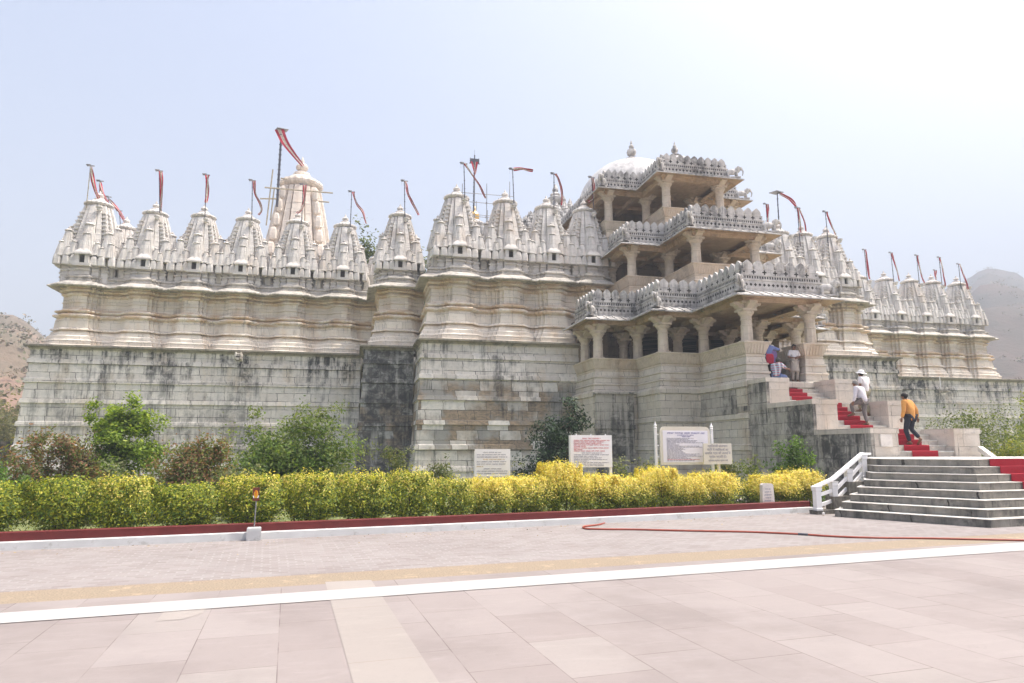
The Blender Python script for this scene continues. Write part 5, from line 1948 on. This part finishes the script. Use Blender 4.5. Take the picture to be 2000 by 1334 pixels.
RB = dict(pel=.115, wai=.115, che=.125, nec=.055, jaw=.072, cra=.092, top=.07, shL=.062, elL=.042, wrL=.029, shR=.062, elR=.042, wrR=.029, hiL=.088, knL=.056, anL=.038, toL=.03, hiR=.088, knR=.056, anR=.038, toR=.03)


def sub_skin(name, J, keys, edges, rmap, mat, sub=2, extra=None):
    ix = {k: i for i, k in enumerate(keys)}
    V = [tuple(J[k]) for k in keys]
    return skin_mesh(name, V, [(ix[a], ix[b]) for a, b in edges if a in ix and b in ix], [rmap[k] for k in keys], mat, sub, extra)


def lerp3(a, b, t):
    return tuple(a[i] + (b[i] - a[i]) * t for i in range(3))


def hand(mb, el, wr, curl=.5, side=1):
    el, wr = Vector(el), Vector(wr)
    d = (wr - el).normalized()
    s = d.cross(Vector((side, 0, 0)))
    if s.length < .2:
        s = d.cross(Vector((0, 1, 0)))
    s.normalize()                                   # across the knuckles
    n = s.cross(d)                                  # back of the hand
    pal_ = [wr + d * t for t in (-.01, .03, .075, .09)]
    rg = []
    for p, (a, b) in zip(pal_, ((.024, .02), (.036, .017), (.042, .016), (.036, .011))):
        rg.append([p + s * a * math.cos(k * math.pi / 4) + n * b * math.sin(k * math.pi / 4) for k in range(8)])
    mb.loft(rg)
    for i, (off, L) in enumerate(((-.031, .058), (-.011, .07), (.010, .075), (.030, .068))):
        a = wr + d * .083 + s * off
        b = a + (d - n * curl * .6).normalized() * L * .5
        c = b + (d - n * curl * 1.6).normalized() * L * .5
        mb.tube([a, b, c], .0095, 6, r2=.007)
    a = wr + d * .03 + s * .034
    b = a + (d * .7 + s * .7).normalized() * .035
    mb.tube([a, b, b + (d + s * .15 - n * .3).normalized() * .032], .011, 6, r2=.008)


def person(label, loc, rz, J, shirt, trousers, hair=None, sleeve=1.0, scale=1.0, hem=0.0, hat=None, skirt=None, shoes=None, skin=None):
    J = {**BASE, **J}
    t = thing('person', label, 'person', loc, rz)
    t.scale = (scale,) * 3
    sk = skin or SKIN_
    hd = Vector(J['cra'])
    up = (Vector(J['top']) - Vector(J['jaw'])).normalized()
    fwd = Vector(J.get('face', (0, 1, 0))).normalized()
    fwd = (fwd - up * fwd.dot(up)).normalized()
    rt_ = fwd.cross(up)

    def extra(mb):
        hand(mb, J['elL'], J['wrL'], J.get('curl', .5), -1)
        hand(mb, J['elR'], J['wrR'], J.get('curl', .5), 1)
        # nose, ears, eyes
        c = hd - up * .03
        mb.tube([c + fwd * .075 + up * .03, c + fwd * .103 - up * .012, c + fwd * .08 - up * .022], .012, 6, r2=.014)
        for s_ in (-1, 1):
            mb.tube([c + rt_ * s_ * .083 + up * .02, c + rt_ * s_ * .094 - fwd * .012, c + rt_ * s_ * .083 - up * .03], .014, 6, r2=.01)
            e = c + fwd * .083 + rt_ * s_ * .033 + up * .024
            mb.tube([e, e + fwd * .006], .011, 6, 1)
        m = c + fwd * .083 - up * .048
        mb.tube([m - rt_ * .022, m + fwd * .006, m + rt_ * .022], .006, 5, 1)
    body = sub_skin('body_mesh', J, list(RB), CH, RB, sk, 2, extra)
    link('body', body, t)
    # shirt
    K = dict(J)
    K['shm'] = lerp3(J['pel'], J['wai'], hem)
    for s_ in 'LR':
        K['fo' + s_] = lerp3(J['el' + s_], J['wr' + s_], .93) if sleeve >= 1 else lerp3(J['sh' + s_], J['el' + s_], sleeve)
    K['ncb'] = lerp3(J['che'], J['nec'], .80)
    rm = dict(shm=.172, wai=.155, che=.162, ncb=.105, shL=.095, shR=.095, elL=.066, elR=.066, foL=.05 if sleeve >= 1 else .075, foR=.05 if sleeve >= 1 else .075)
    keys = ['che', 'wai', 'shm', 'ncb', 'shL', 'shR'] + (['elL', 'elR'] if sleeve >= 1 else []) + ['foL', 'foR']
    ed = [('che', 'wai'), ('wai', 'shm'), ('che', 'ncb'), ('che', 'shL'), ('che', 'shR')]
    for s_ in 'LR':
        ed += [('sh' + s_, 'el' + s_), ('el' + s_, 'fo' + s_)] if sleeve >= 1 else [('sh' + s_, 'fo' + s_)]
    link('shirt', sub_skin('shirt_mesh', K, keys, ed, rm, shirt), t)
    # trousers
    for s_ in 'LR':
        K['cu' + s_] = lerp3(J['kn' + s_], J['an' + s_], .93)
    rm = dict(pel=.145, hiL=.115, hiR=.115, knL=.078, knR=.078, cuL=.064, cuR=.064)
    link('trousers', sub_skin('trousers_mesh', K, list(rm), [('pel', 'hiL'), ('pel', 'hiR'), ('hiL', 'knL'), ('hiR', 'knR'), ('knL', 'cuL'), ('knR', 'cuR')], rm, trousers), t)
    if skirt:
        z1, z0, m = skirt
        mb = MB()
        rg = []
        for i in range(7):
            u = i / 6
            z = z1 + (z0 - z1) * u
            rg.append([((.15 + .07 * u) * math.cos(k * math.pi / 12) * (1 + .04 * math.sin(k * 2.5) * u), (.12 + .08 * u) * math.sin(k * math.pi / 12) * (1 + .05 * math.sin(k * 3) * u), z) for k in range(24)])
        mb.loft(rg)
        mb.build('tunic_skirt', m, t, smooth=True)
    if hair:
        m, low = hair
        mb = MB()
        rg = []
        n = 14
        for i in range(8):
            a = i / 7 * math.pi * .62
            ring = []
            for k in range(n):
                th = 2 * math.pi * k / n
                back = -math.cos(th)                    # th=0 is the face side
                aa = a * (1.0 + .25 * max(0, back)) * (1 - .22 * max(0, -back)) * low
                r_ = .104 + .006 * math.sin(k * 5 + i)
                ring.append(hd + up * (.012 + r_ * 1.05 * math.cos(aa)) + (fwd * math.cos(th) * .98 + rt_ * math.sin(th) * .88) * r_ * math.sin(aa) * 1.04)
            rg.append(ring)
        mb.loft(rg, cap1=False)
        mb.build('hair', m, t, smooth=True)
    if hat:
        mb = MB()
        n = 20
        prof = [(.19, .015), (.185, .03), (.115, .05), (.108, .09), (.095, .125), (.05, .145), (.005, .15)] if hat[1] == 'brim' else [(.115, .0), (.113, .05), (.1, .09), (.06, .125), (.005, .135)]
        rg = [[hd + up * (z + (.012 * math.sin(k * 1.9) if r_ > .15 else 0)) + (fwd * math.cos(2 * math.pi * k / n) + rt_ * math.sin(2 * math.pi * k / n)) * r_ for k in range(n)] for r_, z in prof]
        mb.loft(rg, cap0=False)
        if hat[1] == 'cap':
            mb.box(-.001, 0, 0, .001, .001, .001)
            mb.extrude([(-.07, .08), (.07, .08), (.055, .17), (0, .19), (-.055, .17)], (hd + up * .01, rt_, fwd, up), 0, .012)
        mb.build('hat', hat[0], t, smooth=True)
    for s_ in 'LR':
        a, b = Vector(J['an' + s_]), Vector(J['to' + s_])
        if shoes:
            mb = MB()
            d = (b - a)
            d = d.normalized()
            mb.tube([a - d * .05 + Vector((0, 0, -.04)), a + d * .04 + Vector((0, 0, -.035)), b + Vector((0, 0, 0)), b + d * .07], .043, 8, r2=.033)
            mb.build('shoe', shoes, t, smooth=True)
    return t


W_ = M['white']
shirt_o = cloth('orange_shirt_cloth', (0.60, 0.29, 0.085))
dark_t = cloth('navy_trouser_cloth', (0.022, 0.024, 0.035))
grey_t = cloth('grey_trouser_cloth', (0.17, 0.155, 0.15))
khaki_t = cloth('khaki_trouser_cloth', (0.27, 0.25, 0.17))
white_s = cloth('white_shirt_cloth', (0.70, 0.68, 0.69))
lav_s = cloth('pale_lavender_shirt_cloth', (0.60, 0.58, 0.63))
purple_s = cloth('purple_shirt_cloth', (0.24, 0.17, 0.38))
blue_s = cloth('blue_shirt_cloth', (0.17, 0.22, 0.46))
check_s = cloth('checked_shirt_cloth', (0.22, 0.34, 0.42), check=((.33, .10, .16), (.62, .60, .62)))
jean_t = cloth('blue_jean_cloth', (0.12, 0.17, 0.32))
beige_k = cloth('beige_tunic_cloth', (0.42, 0.37, 0.32))
leather = plain('brown_sandal_leather', (0.16, 0.09, 0.05), .6)

# man in orange climbing the lowest side-walled flight
h1 = flights[0][3]
p = atY(1783, 874, 18.72)
person('man in an orange shirt and dark trousers climbing the red carpet alone', (p.x, 18.72, LAND1 + 2 * h1 + .01), rad(14), dict(
    nec=(-.01, .07, 1.44), che=(0, .03, 1.27), jaw=(-.02, .14, 1.49), cra=(-.02, .12, 1.57), top=(-.02, .115, 1.64), face=(-.15, 1, -.35),
    shL=(-.185, .05, 1.38), elL=(-.25, .03, 1.10), wrL=(-.24, .12, .86), shR=(.185, .05, 1.38), elR=(.28, -.04, 1.13), wrR=(.33, -.03, .87),
    hiL=(-.09, .0, .88), knL=(-.10, .12, .48), anL=(-.06, .03, .08), toL=(-.08, .18, .03), hiR=(.09, -.01, .88), knR=(.09, .06, .50), anR=(.08, -.22, .20), toR=(.09, -.14, .06)),
    shirt_o, dark_t, (HAIR, 1.0), 1.0, 1.0, hem=-1.2, shoes=leather)
h2 = flights[1][3]
p = atY(1692, 829, 21.1)
person('grey haired man in a pale lavender shirt lifting his left foot to the next step', (p.x - .05, 21.1, 2.2 + h2 + .012), rad(20), dict(
    wai=(0, .04, 1.07), che=(0, .12, 1.26), nec=(0, .20, 1.41), jaw=(0, .28, 1.47), cra=(0, .265, 1.55), top=(0, .25, 1.62), face=(-.6, 1, -.2),
    shL=(-.18, .15, 1.36), elL=(-.25, .14, 1.08), wrL=(-.24, .24, .85), shR=(.18, .13, 1.36), elR=(.25, .12, 1.08), wrR=(.24, .22, .86),
    hiL=(-.09, .03, .88), knL=(-.13, .40, .78), anL=(-.12, .34, .44), toL=(-.13, .50, .375), hiR=(.09, 0, .88), knR=(.10, .05, .48), anR=(.09, -.04, .08), toR=(.10, .12, .03)),
    lav_s, grey_t, (HAIRG, .95), 1.0, .98, hem=-1.1, shoes=leather)
p = atY(1689, 815, 21.75)
person('person in white shirt and floppy white sun hat, behind the grey haired man', (p.x + .08, 21.75, 2.2 + 3 * h2 + .012), rad(8), dict(
    nec=(0, .05, 1.44), jaw=(0, .12, 1.51), cra=(0, .10, 1.59), top=(0, .09, 1.66), elR=(.27, .02, 1.14), wrR=(.24, .16, .98), knL=(-.1, .18, .52), anL=(-.1, .16, .25), toL=(-.11, .31, .2), face=(-.2, 1, -.2)),
    white_s, khaki_t, (HAIR, 1.15), .8, 1.0, hem=-.9, hat=(W_, 'brim'), shoes=leather)
p = atY(1554, 748, 25.25)
person('woman in white top and beige tunic standing, hands clasped, at the porch entrance', (p.x, 25.25, 4.31), rad(168), dict(
    elL=(-.25, .03, 1.12), wrL=(-.07, .21, 1.10), elR=(.25, .03, 1.12), wrR=(.07, .22, 1.08), jaw=(0, .06, 1.52), cra=(0, .035, 1.6), top=(0, .02, 1.67), face=(0, 1, -.15)),
    white_s, beige_k, (HAIR, 1.05), .85, .95, hem=.3, skirt=(1.06, .48, beige_k), shoes=leather)
p = atY(1518, 738, 24.1)
person('man in checked shirt and jeans sitting on the topmost side wall, arm stretched out', (p.x, 24.1, 4.31), rad(-62), dict(
    pel=(0, 0, .12), wai=(0, -.03, .27), che=(0, .0, .47), nec=(0, .07, .62), jaw=(0, .14, .68), cra=(0, .13, .76), top=(0, .12, .83), face=(.1, 1, -.1),
    shL=(-.18, .03, .57), elL=(-.24, .12, .32), wrL=(-.16, .32, .25), shR=(.18, .05, .57), elR=(.24, .28, .42), wrR=(.22, .55, .42),
    hiL=(-.09, .05, .1), knL=(-.14, .45, .14), anL=(-.15, .5, -.27), toL=(-.16, .65, -.32), hiR=(.09, .05, .1), knR=(.12, .47, .13), anR=(.12, .52, -.28), toR=(.12, .67, -.33), curl=.15),
    check_s, jean_t, (HAIR, 1.0), .95, 1.0, hem=-.2, shoes=leather)
p = atY(1510, 700, 25.7)
person('person in purple shirt and pale cap, back turned, between the porch pillars', (p.x, 25.75, 4.31), rad(12), dict(
    elL=(-.25, .05, 1.13), wrL=(-.12, .2, 1.02), elR=(.25, .05, 1.13), wrR=(.13, .22, 1.02)), purple_s, dark_t, (HAIRG, 1.0), .8, .96, hem=-.6, hat=(M['cream'], 'cap'), shoes=leather)
p = atY(1494, 700, 25.3)
bl = person('man in blue shirt and dark trousers beside the red bag, reaching out one arm', (p.x + .02, 25.15, 4.31), rad(-35), dict(
    elR=(.38, .22, 1.33), wrR=(.46, .46, 1.36), shR=(.18, .04, 1.40), elL=(-.24, .02, 1.12), wrL=(-.2, .2, 1.0), curl=.3), blue_s, dark_t, (HAIR, 1.0), 1.0, 1.03, hem=-.4, shoes=leather)
mb = MB()
mb.loft([[(.1 + a * q, -.19 + b * q, z) for a, b in ((-.13, -.05), (.13, -.05), (.15, .02), (.12, .07), (-.12, .07), (-.15, .02))] for z, q in ((.74, .7), (.78, .95), (.95, 1.05), (1.1, .95), (1.14, .6))])
mb.tube([(.0, -.19, 1.1), (-.1, -.16, 1.3), (-.13, -.02, 1.46), (-.1, .12, 1.3), (.1, .1, 1.1)], .014, 6)
bag = mb.build('shoulder_bag', cloth('red_bag_cloth', (0.42, 0.03, 0.06)), None)
bag.location = bl.location
bag.rotation_euler = bl.rotation_euler
tag(bag, 'red shoulder bag hanging behind the man in the blue shirt', 'bag')

# ------------------------------------------------------------------ hills
def hillmat(name, dark):
    HILL = G(name)
    k = lambda *c: tuple(q * dark for q in c)
    _o = HILL.coords()
    _n = HILL.noise(_o, .018, 6, .65)
    _m = HILL.noise(_o, .16, 6, .7)
    _c = HILL.mix(HILL.ramp(_n, .38, .62), k(.27, .165, .12), k(.15, .12, .085))
    _c = HILL.mix(HILL.math('MULTIPLY', HILL.ramp(_m, .46, .66), .55), _c, k(.12, .11, .065))
    _c = HILL.mix(HILL.math('MULTIPLY', HILL.ramp(HILL.noise(_o, .05, 5, .7), .55, .68), .5), _c, k(.40, .27, .20))
    HILL.color(_c)
    HILL.bump(_m, .6, 2.0)
    return HILL.m


def hill(name, ridge, D0, D1, rows=26, depth=1.6, rough=1.0, seed=0.0, dark=1.0):
    """ridge: picture outline of the crest, standing D1 metres away; slope runs down to D0"""
    xs = np.linspace(ridge[0][0], ridge[-1][0], 90)
    ys = np.interp(xs, [q[0] for q in ridge], [q[1] for q in ridge])
    v, n = [], len(xs)
    for j in range(rows + 10):
        u = j / rows
        for i in range(n):
            d = ray(xs[i], ys[i])
            hd_ = Vector((d.x, d.y, 0)).normalized()
            Dj = D0 + (D1 - D0) * u
            crest = _C.z + d.z / Vector((d.x, d.y)).length * D1
            h = crest * (u ** .8 if u <= 1 else max(0, 1 - (u - 1) * 1.4))
            p = hd_ * Dj
            q = Vector((p.x, p.y, 0))
            nz = mnoise.fractal(Vector((q.x / 60 + seed, q.y / 60, 0)), 1.0, 2.1, 5) * rough * crest * .11 * min(1, u * 3) * (1 if u < .9 else .35)
            ft = mnoise.noise(Vector((q.x / 7, q.y / 7, seed))) * crest * .008
            v.append((p.x, p.y, h + nz + ft - (1.5 if j == 0 else 0)))
    f = [(j * n + i, j * n + i + 1, (j + 1) * n + i + 1, (j + 1) * n + i) for j in range(rows + 9) for i in range(n - 1)]
    mb = MB()
    mb.add(v, f)
    mb.build(name, hillmat('dry_' + name, dark), smooth=True, kind='structure')
    return v, n


hv1, _ = hill('left_hill', [(-900, 600), (-400, 560), (-200, 575), (-60, 600), (0, 615), (28, 613), (50, 622), (75, 642), (95, 662), (130, 690), (200, 730), (330, 790), (520, 850)], 85, 230, seed=3)
hv2, _ = hill('right_hill', [(1300, 640), (1450, 590), (1560, 566), (1640, 552), (1700, 560), (1780, 585), (1840, 575), (1885, 548), (1915, 534), (1950, 537), (2000, 550), (2080, 560), (2200, 590), (2500, 640), (3000, 720)], 200, 720, seed=8, dark=.38)
# scrub on the hills
rng = np.random.default_rng(77)
for nm, hv, cnt, s0 in (('left_hill_scrub', hv1, 2600, 1.0), ('right_hill_scrub', hv2, 4200, 1.1)):
    A = np.array(hv)
    ok = A[(A[:, 2] > 1)]
    pick = ok[rng.integers(0, len(ok), cnt)]
    pick[:, :2] += rng.normal(0, s0 * 1.6, (cnt, 2))
    rep = 9
    Pn = np.repeat(pick, rep, 0) + rng.normal(0, 1, (cnt * rep, 3)) * s0 * np.array([.55, .55, .35]) + np.array([0, 0, s0 * .35])
    Nn = rng.normal(size=(cnt * rep, 3)) + np.array([0, -.3, .6])
    me = leaf_mesh(nm, Pn, Nn, rng.uniform(.2, .5, cnt * rep) * s0, pal(rng, cnt * rep, np.array([(.15, .135, .075), (.20, .16, .10), (.11, .115, .055), (.24, .17, .12)]) * (1 if s0 < 1.2 else .5)), 'leafdark', .6, rng)
    o = link(nm, me, kind='stuff')
    tag(o, 'dry scrub scattered over the hillside', 'scrub')

# fallen dry leaves and chips on the paving and weeds along the kerb
n = 420
Xd = rng.uniform(-8, 14, n)
Yd = np.array([kerb_l(min(x, 11)) for x in Xd]) - .05 - rng.exponential(.35, n)
Pd = np.stack([Xd, Yd, np.full(n, .012)], 1)
me = leaf_mesh('leaf_litter', Pd, rng.normal(0, .25, (n, 3)) + np.array([0, 0, 1]), rng.uniform(.008, .026, n), pal(rng, n, [(.24, .17, .08), (.16, .10, .05), (.33, .25, .10)]), 'leafdark', .5, rng)
tag(link('leaf_litter', me, kind='stuff'), 'small dry leaves blown along the kerb', 'leaves')

# ------------------------------------------------------------------ haze
mb = MB()
mb.box(-1450, -1450, -1.2, 1450, 1450, 260)
hz = bpy.data.materials.new('haze_air')
hz.use_nodes = True
ht = hz.node_tree
ht.nodes.clear()
ho = ht.nodes.new("ShaderNodeOutputMaterial")
hvv = ht.nodes.new("ShaderNodeVolumePrincipled")
hvv.inputs["Color"].default_value = (0.76, 0.86, 0.99, 1)
hvv.inputs["Density"].default_value = 0.0018
hvv.inputs["Anisotropy"].default_value = 0.0
ht.links.new(hvv.outputs[0], ho.inputs["Volume"])
HZ = mb.build('haze', hz, kind='stuff')
